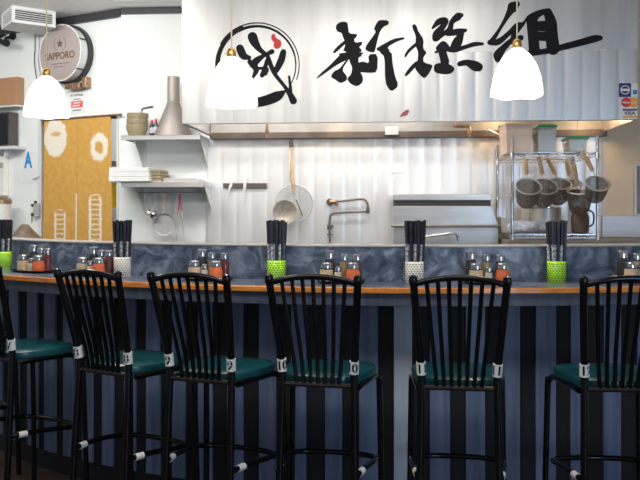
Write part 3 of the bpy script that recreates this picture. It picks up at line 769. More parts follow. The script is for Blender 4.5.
# ------------------------------------------------------------------ left side: shelves
def kthing(name, lab, cat, px, py, b, group=None, fr=K):
    a = fr.a(px, b); z = fr.z(px, py, b); r = thing(name, lab, cat, fr.P(a, b, z), fr.ang, group); return r, a, z
def shelf(lab, px0, px1, pyt, thick, brack):
    b = -0.30; a0, a1 = K.a(px0, b), K.a(px1, b); z = K.z((px0+px1)/2, pyt, b)
    r = thing('steel_shelf', lab, 'shelf', K.P(a0, 0, z), K.ang, 'steel wall shelves'); W = a1-a0
    mb = MB(); mb.span(0, W, b, -0.002, -0.008, 0); mb.span(0, W, b, b+0.004, -thick, 0); mb.span(0, 0.004, b, -0.002, -thick*0.8, 0); mb.span(W-0.004, W, b, -0.002, -thick*0.8, 0)
    mb.build('shelf_board', M['rangesteel'], r, bevel=0.002)
    for x in (0.075, W-0.012):
        mb = MB(); q = [(b+0.02, -0.009), (-0.002, -0.009), (-0.002, -brack), (-0.02, -brack)]
        v0 = [mb._v((x, y, zz)) for y, zz in q]; v1 = [mb._v((x+0.006, y, zz)) for y, zz in q]
        mb._f(v0); mb._f(v1[::-1])
        for i in range(4): mb._f([v0[i], v1[i], v1[(i+1) % 4], v0[(i+1) % 4]])
        mb.span(x-0.012, x+0.018, -0.006, -0.002, -brack, -0.01)
        mb.build('bracket', M['rangesteel'], r)
    return r, a0, a1, z
sh1, s1a0, s1a1, s1z = shelf('upper steel wall shelf carrying stacked bowls and a steel funnel', 121, 200, 135, 0.034, 0.21)
sh2, s2a0, s2a1, s2z = shelf('lower steel wall shelf with white boxes above hanging ladles', 121, 204, 181.5, 0.040, 0.20)
# bowls
for i in range(3):
    a = K.a(137.3, -0.17); r = 0.076
    mb = MB(); h = 0.085
    mb.lathe([(r*0.66, 0), (r*0.74, 0.004), (r*0.97, h*0.62), (r, h*0.70), (r, h), (r*0.95, h), (r*0.91, h*0.62), (r*0.60, 0.008)], 28, caps=False)
    mb._f([mb._v((r*0.66*math.cos(2*PI*k/28), r*0.66*math.sin(2*PI*k/28), 0.001)) for k in range(28)])
    mb._f([mb._v((r*0.60*math.cos(2*PI*k/28), r*0.60*math.sin(2*PI*k/28), 0.008)) for k in range(28)])
    o = mb.build('plastic_bowl', M['bowl'], smooth=True); o.location = K.P(a+(i-1)*0.003, -0.17, s1z+0.0005+i*0.041)
    tag(o, ['olive beige bowl at the bottom of the stack on the upper shelf', 'olive beige bowl in the middle of the stack on the upper shelf', 'olive beige bowl on top of the stack on the upper shelf'][i], 'bowl', 'stacked bowls on the upper shelf')
r, a, z = kthing('handheld_tool', 'grey handheld tool with thin arm lying on top of the stacked bowls', 'tool', 138, 112, -0.17)
r.location.z = s1z+0.0005+0.082+0.086
mb = MB(); mb.box((-0.005, 0, 0.020), (0.066, 0.04, 0.036)); mb.box((-0.035, 0, 0.01), (0.012, 0.05, 0.022)); mb.build('body', M['white'], r, bevel=0.005)
mb = MB(); mb.tube([(0.022, 0, 0.012), (0.035, 0, 0.035), (0.11, 0, 0.048)], [0.009, 0.007, 0.009], 10); mb.build('handle', M['steeldark'], r, smooth=True)
for px, h, m, lab in ((152, 0.105, 'soy', 'dark sauce bottle with red cap beside the stacked bowls, nearer the bowls'), (156, 0.115, 'soy', 'dark sauce bottle with red cap on the upper shelf, nearer the steel funnel')):
    r, a, z = kthing('sauce_bottle', lab, 'bottle', px, 135, -0.17, 'sauce bottles on the upper shelf'); r.location.z = s1z
    mb = MB(); mb.lathe([(0.016, 0), (0.018, 0.004), (0.018, h*0.7), (0.008, h*0.88), (0.008, h)], 18); mb.build('bottle_body', M[m], r, smooth=True)
    mb = MB(); mb.lathe([(0.0185, h*0.25), (0.0185, h*0.62)], 18, caps=False); mb.build('bottle_label', M['cloth'], r, smooth=True)
    mb = MB(); mb.lathe([(0.010, h-0.004), (0.010, h+0.014)], 14); mb.build('bottle_cap', M['red'], r, smooth=True)
r, a, z = kthing('steel_funnel', 'large stainless steel funnel standing mouth down on the upper shelf', 'funnel', 173.5, 135, -0.15)
r.location.z = s1z
hN = K.z(173.5, 103, -0.15)-s1z; hT = K.z(173.5, 77, -0.15)-s1z
mb = MB(); mb.lathe([(0.139, 0), (0.139, 0.006), (0.046, hN), (0.044, hN+0.004), (0.044, hT), (0.041, hT), (0.041, hN), (0.133, 0.002)], 36, caps=False); mb.build('cone', M['funnel'], r, smooth=True)
mb = MB(); mb.ring((0, 0, hN+0.003), 0.046, 0.003); mb.build('collar', M['steel'], r, smooth=True)
# white boxes
zz = s2z+0.0005
for i in range(3):
    x0, x1 = K.a(109.5+i*0.3, -0.30), K.a(150-i*0.4, -0.30); h = 0.033
    mb = MB(); mb.span(0, x1-x0, -0.02, 0.24, 0, h-0.001)
    o = mb.build('takeaway_box', M['white'], bevel=0.003); place(o, K, x0, -0.30, zz); zz += h
    tag(o, 'flat white takeaway box on the lower shelf, '+['bottom of three', 'middle of three', 'top of three'][i], 'box', 'white boxes on the lower shelf')
for i in range(4):
    x0, x1 = K.a(151.5, -0.26), K.a(161-i*0.3, -0.26)
    mb = MB(); mb.span(0, x1-x0, -0.0, 0.22, 0, 0.020); o = mb.build('brown_paper_tray', M['bowl'], bevel=0.003)
    place(o, K, x0, -0.26, s2z+0.0005+i*0.0225)
    tag(o, 'brown paper tray beside the white boxes, '+['lowest of the four', 'second from bottom', 'third from bottom', 'topmost of the four'][i], 'tray', 'brown trays on the lower shelf')
x0, x1 = K.a(163.5, -0.28), K.a(197, -0.28)
mb = MB(); mb.span(0, x1-x0, 0, 0.24, 0, 0.006); mb.span(0, x1-x0, 0, 0.006, 0.006, 0.022); mb.span(0, x1-x0, 0.234, 0.24, 0.006, 0.022); mb.span(0, 0.006, 0.006, 0.234, 0.006, 0.022); mb.span(x1-x0-0.006, x1-x0, 0.006, 0.234, 0.006, 0.022)
o = place(mb.build('baking_tray', M['steel']), K, x0, -0.28, s2z+0.0005); tag(o, 'shallow steel tray lying at the right of the lower shelf', 'tray')
# hanging rail and utensils
rb = -0.16; rz_ = K.z(165, 192.5, rb)
ra0, ra1 = K.a(139, rb), K.a(203, rb)
rail = thing('hanging_rail', 'thin steel rail under the lower shelf with hanging utensils', 'rail', K.P(ra0, rb, rz_), K.ang)
mb = MB(); mb.tube([(0, 0, 0), (ra1-ra0, 0, 0)], 0.0035, 8)
for x in (0.01, (ra1-ra0)/2, ra1-ra0-0.01): mb.tube([(x, 0, 0), (x, 0, s2z-0.009-rz_)], 0.003, 6)
mb.build('bar', M['chrome'], rail, smooth=True)
def hang(name, px, lab, cat, group=None):
    a = K.a(px, rb); r = thing(name, lab, cat, K.P(a, rb-0.008, rz_), K.ang, group)
    mb = MB(); mb.tube([(0, 0.012, 0.000), (0, 0.010, 0.008), (0, 0.0, 0.007), (0, -0.002, -0.004), (0, 0.0, -0.016)], 0.0022, 6, sm=2); mb.build('hook', M['chrome'], r, smooth=True); return r
pxm = K.D(165, rb)/F
for i, (px, L, tip) in enumerate(((146, 24, 3), (150, 29, 5), (156, 25, -4))):
    r = hang('ladle', px, ['small steel ladle hanging leftmost from the rail', 'steel ladle hanging second from left on the rail', 'steel ladle hanging just left of the round pan'][i], 'ladle', 'ladles on the rail')
    l = L*pxm*0.8
    mb = MB(); mb.tube([(0, 0, -0.012), (0.0, 0, -0.03), (tip*pxm*0.8, 0, -l)], [0.006, 0.004, 0.004], 6); mb.build('handle', M['steel'], r, smooth=True)
    mb = MB(); c = (tip*pxm*0.8+0.01, -0.02, -l-0.006); mb.lathe([(0.004, -0.022), (0.018, -0.016), (0.026, 0.0), (0.027, 0.006), (0.024, 0.0), (0.004, -0.018)], 18, c=c, caps=False, mtx=Matrix.Rotation(R(35), 3, 'X')); mb.build('bowl', M['chrome'], r, smooth=True)
r = hang('frying_pan', 164.5, 'round grey shallow pan with wooden handle hanging from the rail', 'pan')
cz = K.z(164.5, 224.5, rb)-rz_; rad = 11.3*pxm
mb = MB(); mb.tube([(0.003, 0, -0.014), (0.004, 0, -0.10)], [0.011, 0.013], 8); mb.build('handle', M['handlewood'], r, smooth=True)
mb = MB(); mb.lathe([(0.004, 0), (rad*0.86, 0), (rad, -0.018), (rad*1.02, -0.018), (rad*0.9, 0.005), (0.004, 0.006)], 36, c=(0, 0, cz), mtx=Matrix.Rotation(-PI/2, 3, 'X'), caps=False)
mb.tube([(0.003, 0, -0.09), (0, 0, cz+rad)], 0.006, 8)
mb.build('pan_bowl', M['grey'], r, smooth=True)
r = hang('tongs', 180, 'long steel tongs with red grips hanging from the rail', 'tongs')
for s in (-1, 1):
    mb = MB(); mb.tube([(0.001*s, 0, -0.012), (0.011*s+0.003, 0, -0.13)], 0.0045, 6); g = mb.build('grip', M['redgrip'], r, smooth=True)
    mb = MB(); mb.tube([(0.011*s+0.003, 0, -0.13), (0.03*s+0.006, 0, -0.36)], [0.0035, 0.002], 6); mb.build('arm', M['steel'], r, smooth=True)
r = hang('skewer', 175.5, 'thin steel skewer hanging left of the red tongs', 'skewer')
mb = MB(); mb.tube([(0, 0, -0.014), (0.002, 0, -0.29)], 0.0022, 6); mb.build('rod', M['steel'], r, smooth=True)

# ------------------------------------------------------------------ left wall (slanting) things
def lt(name, lab, cat, px, py, b=0, group=None): return kthing(name, lab, cat, px, py, b, group, LW)
# noren
def norenmat():
    m = bpy.data.materials.new('mustard_tie_dye_cloth'); m.use_nodes = True; nt = m.node_tree; p = nt.nodes['Principled BSDF']; N = nt.nodes; Lk = nt.links
    p.inputs['Roughness'].default_value = 0.85
    tc = N.new('ShaderNodeTexCoord'); sep = N.new('ShaderNodeSeparateXYZ'); nz = N.new('ShaderNodeTexNoise'); nz.inputs['Scale'].default_value = 22; nz.inputs['Detail'].default_value = 5
    Lk.new(tc.outputs['Object'], sep.inputs[0]); Lk.new(tc.outputs['Object'], nz.inputs['Vector'])
    def mt(op, a, b=None, c=None):
        n = N.new('ShaderNodeMath'); n.operation = op
        for i, q in enumerate((a, b, c)):
            if q is None: continue
            if isinstance(q, (int, float)): n.inputs[i].default_value = q
            else: Lk.new(q, n.inputs[i])
        return n.outputs[0]
    X, Z, F_ = sep.outputs[0], sep.outputs[2], nz.outputs['Fac']
    wob = mt('MULTIPLY', mt('SUBTRACT', F_, 0.5), 0.06)
    def dist(cx, cz, sx=1, sz=1):
        dx = mt('MULTIPLY', mt('SUBTRACT', X, cx), sx); dz_ = mt('MULTIPLY', mt('SUBTRACT', Z, cz), sz)
        return mt('ADD', mt('SQRT', mt('ADD', mt('MULTIPLY', dx, dx), mt('MULTIPLY', dz_, dz_))), wob)
    def step(v, edge, soft):  # 1 below edge
        n = N.new('ShaderNodeMapRange'); n.interpolation_type = 'SMOOTHSTEP'; Lk.new(v, n.inputs['Value'])
        n.inputs['From Min'].default_value = edge; n.inputs['From Max'].default_value = edge+soft; n.inputs['To Min'].default_value = 1; n.inputs['To Max'].default_value = 0; return n.outputs[0]
    return m, mt, dist, step, X, Z, F_, p, nt
nb = -0.045
na0, na1 = LW.a(44, nb), LW.a(110.5, nb)
nzt = LW.z(79, 118.5, nb); nW = na1-na0
noren = thing('noren_curtain', 'mustard yellow tie dyed split curtain hanging in the doorway', 'curtain', LW.P(na0, nb, 0.95), LW.ang)
m, mt, dist, step, X, Z, F_, p, nt = norenmat()
def nl(px, py): return LW.a(px, nb)-na0, LW.z(px, py, nb)-0.95
masks = []
cx, cz = nl(55.5, 138); d1 = dist(cx, cz, 1.0, 0.84); blob = step(d1, 0.112, 0.018)
hole = step(dist(nl(56, 134)[0], nl(56, 134)[1], 1.0, 2.6), 0.035, 0.03)
masks.append(mt('SUBTRACT', blob, mt('MULTIPLY', hole, 0.8)))
cx, cz = nl(99, 147); d2 = dist(cx, cz, 1, 0.82)
masks.append(mt('SUBTRACT', step(d2, 0.076, 0.022), step(d2, 0.028, 0.022)))
def ladder(px, w, pyt):
    cx, zt_ = nl(px, pyt)
    dx = mt('ADD', mt('ABSOLUTE', mt('SUBTRACT', X, cx)), mt('MULTIPLY', wob_, 0.5))
    side = mt('SUBTRACT', step(dx, w, 0.012), step(dx, w-0.022, 0.012))
    rung = step(mt('ABSOLUTE', mt('SINE', mt('MULTIPLY', mt('ADD', Z, mt('MULTIPLY', F_, 0.03)), 85.0))), 0.30, 0.3)
    inside = mt('MULTIPLY', step(dx, w, 0.02), mt('MULTIPLY', rung, 0.75))
    below = step(mt('ADD', Z, mt('MULTIPLY', dx, 0.9)), zt_+0.02, 0.03)
    return mt('MULTIPLY', mt('MAXIMUM', side, inside), below)
wob_ = mt('MULTIPLY', mt('SUBTRACT', F_, 0.5), 0.06)
masks.append(ladder(60, 0.056, 211)); masks.append(ladder(95, 0.055, 195))
e1 = step(mt('ABSOLUTE', mt('SUBTRACT', X, nl(76.5, 200)[0])), 0.003, 0.008); masks.append(mt('MULTIPLY', e1, step(Z, nl(76, 195)[1], 0.02)))
tot = masks[0]
for q in masks[1:]: tot = mt('MAXIMUM', tot, q)
tot = mt('MINIMUM', mt('MAXIMUM', mt('MULTIPLY', tot, 0.95), 0), 1)
rmp = nt.nodes.new('ShaderNodeValToRGB'); rmp.color_ramp.elements[0].position = 0.1; rmp.color_ramp.elements[0].color = (0.56, 0.29, 0.05, 1); rmp.color_ramp.elements[1].position = 0.9; rmp.color_ramp.elements[1].color = (0.74, 0.43, 0.11, 1)
nt.links.new(F_, rmp.inputs[0])
mix = nt.nodes.new('ShaderNodeMix'); mix.data_type = 'RGBA'; nt.links.new(tot, mix.inputs[0]); nt.links.new(rmp.outputs[0], mix.inputs[6]); mix.inputs[7].default_value = (0.88, 0.82, 0.70, 1)
nt.links.new(mix.outputs[2], p.inputs['Base Color'])
slit = nl(77, 170)
for (x0, x1) in ((0, slit[0]-0.0015), (slit[0]+0.0015, nW)):
    mb = MB(); nx, nzz = 24, 40; grid = []
    top = nzt-0.95
    for j in range(nzz+1):
        zz = top*j/nzz; row = []
        for i in range(nx+1):
            x = x0+(x1-x0)*i/nx
            fl = (1-zz/top)
            row.append((x+(x-nW/2)*0.06*fl, 0.006*math.sin(x*11+1.3)*fl+0.0012*math.sin(x*37+zz*2), zz))
        grid.append(row)
    f = [[mb._v(q) for q in row] for row in grid]; g = [[mb._v((q[0], q[1]+0.0025, q[2])) for q in row] for row in grid]
    for j in range(nzz):
        for i in range(nx): mb._f([f[j][i], f[j][i+1], f[j+1][i+1], f[j+1][i]]); mb._f([g[j][i], g[j+1][i], g[j+1][i+1], g[j][i+1]])
    for j in range(nzz): mb._f([f[j][0], f[j+1][0], g[j+1][0], g[j][0]]); mb._f([f[j][nx], g[j][nx], g[j+1][nx], f[j+1][nx]])
    for i in range(nx): mb._f([f[0][i], g[0][i], g[0][i+1], f[0][i+1]]); mb._f([f[nzz][i], f[nzz][i+1], g[nzz][i+1], g[nzz][i]])
    mb.build('cloth_panel', m, noren, smooth=True)
mb = MB(); mb.tube([(-0.03, 0.0, nzt-0.95+0.006), (nW+0.105, 0.0, nzt-0.95+0.006)], 0.009, 10)
for x in (-0.022, nW+0.075): mb.tube([(x, 0.0, nzt-0.95+0.006), (x, -nb-0.013, nzt-0.95+0.006)], 0.006, 8)
mb.build('curtain_rod', M['copper'], noren, smooth=True)

# beer sign
sb = -0.13
sp_a = LW.a(59, sb); sp_z = LW.z(59, 52.5, sb)
sign = thing('beer_sign', 'round silver beer sign with star reading SAPPORO on a black drum', 'sign', LW.P(sp_a, 0, sp_z), LW.ang)
rad = 0.215; RX = Matrix.Rotation(PI/2, 3, 'X')
mb = MB(); mb.lathe([(rad*1.05, 0.002), (rad*1.05, 0.042), (rad*0.99, 0.046)], 56, mtx=RX); mb.build('back_drum', M['blacktrim'], sign, smooth=True)
mb = MB(); mb.lathe([(rad*0.97, 0.046), (rad*0.97, 0.115)], 56, mtx=RX); mb.build('light_box', M['white'], sign, smooth=True)
mb = MB(); mb.lathe([(rad*0.97, 0.115), (rad*0.97, 0.122)], 56, mtx=RX); mb.build('sign_face', M['signface'], sign, smooth=True)
mb = MB(); mb.ring((0, -0.118, 0), rad*0.985, 0.006, (0, 1, 0), 56, 8); mb.build('rim', M['white'], sign, smooth=True)
for th in (25, -38, 75):
    x, z_ = rad*1.0*math.cos(R(th)), rad*1.0*math.sin(R(th)); mb = MB(); mb.tube([(x, -0.03, z_), (x*1.0, -0.125, z_)], 0.005, 6); mb.build('clip', M['blacktrim'], sign)
mb = MB(); q = []
for k in range(10):
    rr_ = 0.036 if k % 2 == 0 else 0.015; q.append((rr_*math.sin(PI*k/5), 0.068+rr_*math.cos(PI*k/5)))
mb.prism(q, -0.1235, -0.122); mb.build('star', M['signprint'], sign)
mb = MB()
for s in (-1, 1):
    for k in range(7):
        th = R(-60+k*17); x, z_ = s*0.058*math.cos(th), 0.068+0.056*math.sin(th)
        mb.box((x, -0.1228, z_), (0.010, 0.0012, 0.005), ry=-s*th-0.6)
mb.build('wreath', M['signprint'], sign)
text('lettering', 'SAPPORO', 0.075, M['signprint'], sign, (0, -0.1230, -0.025), sx=0.93, bold=0.0015)
mb = MB(); mb.span(-0.095, 0.095, -0.1228, -0.122, -0.085, -0.080); mb.span(-0.06, 0.06, -0.1228, -0.122, -0.108, -0.104); mb.build('fine_print', M['signprint'], sign)
mb = MB(); mb.span(0.0, 0.15, -0.075, -0.002, -rad-0.055, -rad-0.012); mb.span(0.16, 0.20, -0.06, -0.002, -rad-0.05, -rad+0.03); mb.build('mount_box', M['copper'], sign, bevel=0.004)
# notice below
r, a, z = lt('notice_sheet', 'white notice with red block and lettering below the beer sign', 'notice', 77, 113, -0.002)
pw = LW.D(77)/F
w_ = 0.078; h_ = LW.z(77, 93)-LW.z(77, 113)
mb = MB(); mb.span(-w_, w_, -0.002, 0.0, 0, h_); mb.build('sheet', M['paper'], r)
text('lettering', 'NO SMOKING', 0.026, M['signprint'], r, (0, -0.0035, h_-0.018), sx=0.80)
mb = MB(); mb.span(-w_*0.72, w_*0.78, -0.0035, -0.002, h_*0.27, h_*0.60); mb.build('red_block', mat('notice_red', (0.80, 0.12, 0.10), 0.5), r)
mb = MB(); mb.span(-0.035, 0.04, -0.003, -0.002, h_*0.67, h_*0.71); mb.span(-0.045, 0.045, -0.003, -0.002, h_*0.11, h_*0.16); mb.build('fine_print', M['signprint'], r)
mb = MB(); mb.span(-0.035, 0.04, -0.0045, -0.0036, h_*0.48, h_*0.53); mb.span(-0.042, 0.03, -0.0045, -0.0036, h_*0.34, h_*0.40); mb.build('block_print', M['paper'], r)
# grade card
r, a, z = lt('grade_card', 'white hygiene grade card with a large blue letter A', 'card', 31, 183, -0.002)
a0, a1 = LW.a(23.5)-a, LW.a(39)-a; h_ = LW.z(31, 154)-z
mb = MB(); mb.span(a0, a1, -0.002, 0.0, 0, h_+0.01); mb.build('card', M['paper'], r)
text('letter', 'A', 0.172, M['blue'], r, ((LW.a(28.7)-a), -0.0035, LW.z(28.7, 160.7)-z), sx=0.66, bold=0.006)
mb = MB(); mb.tube([(LW.a(34)-a, -0.009, LW.z(34, 179.5)-z), (LW.a(41)-a, -0.009, LW.z(41, 176.5)-z)], 0.006, 8)
o = mb.build('marker_pen', M['grey'], None, smooth=True); o.location = r.location; o.rotation_euler = r.rotation_euler; tag(o, 'grey pen fixed on the wall at the lower corner of the A card', 'pen')
# lock box with keys
r, a, z = lt('key_box', 'small grey wall box with keys hanging left of the curtain', 'box', 37.5, 217, -0.02)
mb = MB(); mb.span(-0.03, 0.026, -0.02, 0.019, 0, 0.11); mb.build('box_body', M['grey'], r, bevel=0.004)
mb = MB(); mb.tube([(-0.03, -0.012, 0.092), (-0.03, -0.03, 0.092)], 0.011, 12); mb.tube([(0.0, -0.012, 0.118), (0.0, -0.026, 0.118)], 0.010, 12); mb.tube([(-0.03, -0.012, 0.02), (-0.03, -0.03, 0.02)], 0.013, 12)
mb.build('knob', M['steeldark'], r, smooth=True)
mb = MB(); mb.tube([(-0.033, -0.026, 0.015), (-0.034, -0.026, -0.045)], 0.004, 6); mb.build('key', M['steeldark'], r)
# security camera
r, a, z = lt('security_camera', 'black security camera on a bracket under the air unit', 'camera', 12, 44, 0)
mb = MB(); mb.tube([(0.02, -0.002, 0.06), (0.02, -0.02, 0.06)], 0.03, 14); mb.tube([(0.02, -0.01, 0.06), (0.04, -0.10, 0.02)], 0.012, 8)
mb.build('bracket', M['black'], r, smooth=True)
mb = MB(); mb.tube([(-0.09, -0.13, 0.005), (-0.04, -0.135, 0.028), (0.06, -0.14, 0.035)], [0.013, 0.022, 0.014], 12); mb.tube([(0.06, -0.14, 0.035), (0.09, -0.14, 0.03)], 0.007, 8); mb.build('mount_arm', M['black'], r, smooth=True)
mb = MB(); mb.tube([(-0.02, -0.14, 0.005), (0.135, -0.17, -0.04)], [0.020, 0.024], 14); mb.tube([(0.115, -0.167, -0.034), (0.138, -0.171, -0.041)], 0.028, 14); mb.build('camera_body', M['black'], r, smooth=True)
# cables
for px, lab in ((34.7, 'thin black cable running down the wall left of the beer sign'), (39, 'thin grey cable nearer the beer sign')):
    a = LW.a(px, -0.006); zt_ = LW.z(px, 24); zb_ = LW.z(px, 82)
    mb = MB(); mb.tube([(0, 0, zt_-zb_), (0.004, 0, (zt_-zb_)*0.6), (-0.004, 0, (zt_-zb_)*0.35), (0.025, 0, 0.0)], 0.0035, 6, sm=4)
    o = place(mb.build('cable', M['blacktrim'] if px < 36 else M['grey'], smooth=True), LW, a, -0.006, zb_); tag(o, lab, 'cable', 'cables on the left wall')

# air outlet box hanging from the ceiling, one corner towards the room
acD = 5.80; c0 = Vector(((12-320)/F*acD, acD)); ang = R(35.5)
ac = thing('air_outlet_box', 'white ceiling air outlet box with dark louvers in the top left corner', 'air vent', (c0.x, c0.y, CEIL-0.124), ang)
rw, ld, hh = 0.315, 0.30, 0.122
mb = MB()
mb.span(0.0, rw, 0.012, ld, 0, 0.012); mb.span(0, rw, 0.012, ld, hh-0.012, hh)
mb.span(0.03, rw-0.001, 0.05, ld-0.002, 0.012, hh-0.012)
fw = 0.022
for (x0, x1, z0, z1) in ((0, rw, 0, fw), (0, rw, hh-fw, hh), (0, fw, fw, hh-fw), (rw-fw, rw, fw, hh-fw)): mb.span(x0, x1, 0, 0.012, z0, z1)
for (y0, y1, z0, z1) in ((0.012, ld, 0.012, fw), (0.012, ld, hh-fw, hh-0.012), (0.012, fw, fw, hh-fw), (ld-fw, ld, fw, hh-fw)): mb.span(0, 0.012, y0, y1, z0, z1)
mb.build('housing', M['duct'], ac)
mb = MB(); mb.span(0.025, rw-0.005, 0.035, 0.049, fw, hh-fw); mb.span(0.016, 0.029, 0.035, ld-0.005, fw, hh-fw); mb.build('dark_inside', M['black'], ac)
for k in range(5):
    z_ = fw+0.014+k*(hh-2*fw)/5
    mb = MB(); mb.box((rw/2, 0.012, z_), (rw-2*fw, 0.022, 0.004), rx=R(25)); mb.build('louver', M['duct'], ac)
    mb = MB(); mb.box((0.010, ld/2, z_), (0.014, ld-2*fw, 0.010)); mb.build('louver', M['duct'], ac)
# ceiling vent at the top edge
cv = thing('ceiling_vent', 'flat ceiling grille above the back wall at the top of the picture', 'air vent', (-1.27, 5.42, CEIL-0.014), R(-4.5))
mb = MB()
for s in (-1, 1): mb.span(-0.22, 0.22, s*0.22-0.012, s*0.22+0.012, 0, 0.013); mb.span(s*0.22-0.012, s*0.22+0.012, -0.208, 0.208, 0, 0.013)
mb.build('frame', M['duct'], cv)
for k in range(9): mb = MB(); mb.box((0, -0.18+k*0.045, 0.007), (0.41, 0.022, 0.003), rx=R(20)); mb.build('blade', M['grey'], cv)

# far left: cupboard, shelf, speaker, dispensers
def wallbox(name, lab, cat, px0, px1, pyt, pyb, b, depth, m, bev=0.004):
    a0, a1 = LW.a(px0, b), LW.a(px1, b); zb_, zt_ = LW.z(px1, pyb, b), LW.z(px1, pyt, b)
    r = thing(name, lab, cat, LW.P(a0, b, zb_), LW.ang)
    mb = MB(); mb.span(0, a1-a0, 0, depth, 0, zt_-zb_); mb.build('body', m, r, bevel=bev); return r, a1-a0, zt_-zb_
r, w_, h_ = wallbox('wall_cupboard', 'tan wooden wall cupboard at the left edge above the dark speaker', 'cupboard', -26, 16.5, 76.5, 104.5, -0.08, 0.078, M['kraft'])
mb = MB(); mb.span(0, w_, -0.004, 0.078, -0.012, -0.0005); mb.build('bottom_panel', M['white'], r)
r2, w_, h_ = wallbox('loudspeaker', 'dark grey loudspeaker standing on the small shelf at the left edge', 'loudspeaker', -18, 9.5, 111.5, 146, -0.10, 0.085, M['darkgrey'])
mb = MB(); mb.span(0.015, w_-0.015, -0.006, -0.0005, 0.015, h_-0.015); mb.build('grille', M['black'], r2, bevel=0.002)
spz = r2.location.z
a0, a1 = LW.a(-24, -0.12), LW.a(14, -0.12)
r = thing('wall_shelf', 'white wall shelf at the left edge under the loudspeaker', 'shelf', LW.P(a0, -0.12, spz-0.0255), LW.ang)
mb = MB(); mb.span(0, a1-a0, 0, 0.119, 0, 0.025); mb.build('shelf_board', M['duct'], r, bevel=0.003)

for x in (0.1, a1-a0-0.16): mb = MB(); mb.span(x, x+0.01, 0.04, 0.119, -0.05, -0.0005); mb.build('bracket', M['duct'], r)
r, w_, h_ = wallbox('towel_dispenser', 'pale grey paper towel dispenser on the wall at the left edge', 'dispenser', -22, 4.5, 156, 196, -0.05, 0.048, M['cream'], 0.01)
mb = MB(); mb.span(w_-0.07, w_-0.012, -0.004, -0.0003, h_*0.70, h_*0.84); mb.build('window_slot', M['grey'], r)
a = LW.a(0, -0.20)
# side bench on the far left with a dome lid
sbz = LW.z(20, 241.5, -0.25)
a0, a1 = LW.a(-60, -0.45), dl-0.04
r = thing('side_bench', 'steel side bench below the left wall behind the bar', 'bench', LW.P(a0, -0.45, 0), LW.ang)
mb = MB(); mb.span(0, a1-a0, 0, 0.44, sbz-0.03, sbz); mb.build('bench_top', M['steel'], r, bevel=0.003)
for x in (0.03, a1-a0-0.03):
    for y in (0.03, 0.41): mb = MB(); mb.tube([(x, y, 0), (x, y, sbz-0.03)], 0.018, 10); mb.build('leg', M['steel'], r, smooth=True)
r, a, z = lt('dome_lid', 'tarnished copper dome lid lying on the bench left of the curtain', 'lid', 25, 241.5, -0.22)
r.location.z = sbz+0.0005
mb = MB(); mb.lathe([(0.135, 0), (0.138, 0.008), (0.11, 0.035), (0.06, 0.085), (0.035, 0.118), (0.012, 0.13), (0.003, 0.131)], 32); mb.build('dome', M['greasy'], r, smooth=True)
mb = MB(); mb.ring((0, 0, 0.124), 0.022, 0.006, (0, 0, 1)); mb.ring((0, 0, 0.07), 0.073, 0.004); mb.build('band', M['copper'], r, smooth=True)
r, a, z = lt('white_canister', 'white canister with brown lid at the left edge of the side bench', 'canister', 1, 241, -0.18)
r.location.z = sbz+0.0005; h_ = LW.z(1, 204, -0.18)-sbz
mb = MB(); mb.lathe([(0.075, 0), (0.078, 0.005), (0.078, h_)], 28); mb.build('canister_body', M['white'], r, smooth=True)
mb = MB(); mb.lathe([(0.082, h_+0.0005), (0.082, h_+0.035), (0.07, h_+0.045)], 28); mb.build('lid', M['copper'], r, smooth=True)
# store room through the doorway
a = LW.a(113, 0.9)
r = thing('storage_rack', 'steel storage rack glimpsed in the store room beside the curtain', 'rack', LW.P(a-0.35, 0.75, 0), LW.ang)
zy = LW.z(113, 208, 0.9); zd = LW.z(113, 168, 0.9)
mb = MB()
for z_ in (zy, zd, 0.5): mb.span(0, 0.62, 0, 0.35, z_-0.02, z_)
mb.build('shelf_board', M['white'], r)
for x in (0.01, 0.61):
    for y in (0.01, 0.34): mb = MB(); mb.tube([(x, y, 0), (x, y, zd+0.25)], 0.010, 8); mb.build('post', M['white'], r, smooth=True)
mb = MB(); mb.lathe([(0.09, 0), (0.095, 0.01), (0.10, 0.19), (0.06, 0.22), (0.04, 0.225)], 24); o = mb.build('yellow_tub', M['yellow'], smooth=True); o.location = LW.P(a, 0.9, zy+0.001); tag(o, 'bright yellow tub on the store room rack', 'tub')
mb = MB(); mb.span(-0.08, 0.08, -0.1, 0.1, 0, 0.055); o = mb.build('dark_box', M['darkgrey'], bevel=0.003); place(o, LW, a, 0.9, zd+0.001); tag(o, 'small dark box on the upper board of the store room rack', 'box')

# ------------------------------------------------------------------ back wall: knives, skimmer, pot filler
b0 = -0.014
r, a, z = kthing('knife_rack', 'dark magnetic knife strip on the steel wall', 'knife strip', 223.5, 188.5, b0)
w_ = K.a(267, b0)-a; h_ = K.z(245, 183.3, b0)-K.z(245, 188.5, b0)
mb = MB(); mb.span(0, w_, -0.018, 0.0, 0, h_); mb.build('strip', M['darkgrey'], r, bevel=0.002)
for px, pyt, pyb, dx, lab in ((230.5, 178, 201, -5, 'left steel knife hanging slanted on the magnetic strip'), (244.5, 176, 205, -2, 'right steel knife hanging on the magnetic strip')):
    bb = b0-0.023; a, zt_, zb_ = K.a(px, bb), K.z(px, pyt, bb), K.z(px, pyb, bb); pw = K.D(px, bb)/F
    r = thing('kitchen_knife', lab, 'knife', K.P(a, bb, zb_), K.ang, 'knives on the magnetic strip'); H = zt_-zb_
    mb = MB(); mb.prism([(dx*pw, 0), (dx*pw+0.016, H*0.25), (0.016, H*0.72), (-0.008, H*0.72)], -0.002, 0.002); mb.build('blade', M['cladding'], r)
    mb = MB(); mb.prism([(-0.006, H*0.721), (0.012, H*0.721), (0.018, H), (0.002, H)], -0.006, 0.006); mb.build('handle', M['white'], r, bevel=0.002)
sb_ = b0-0.04
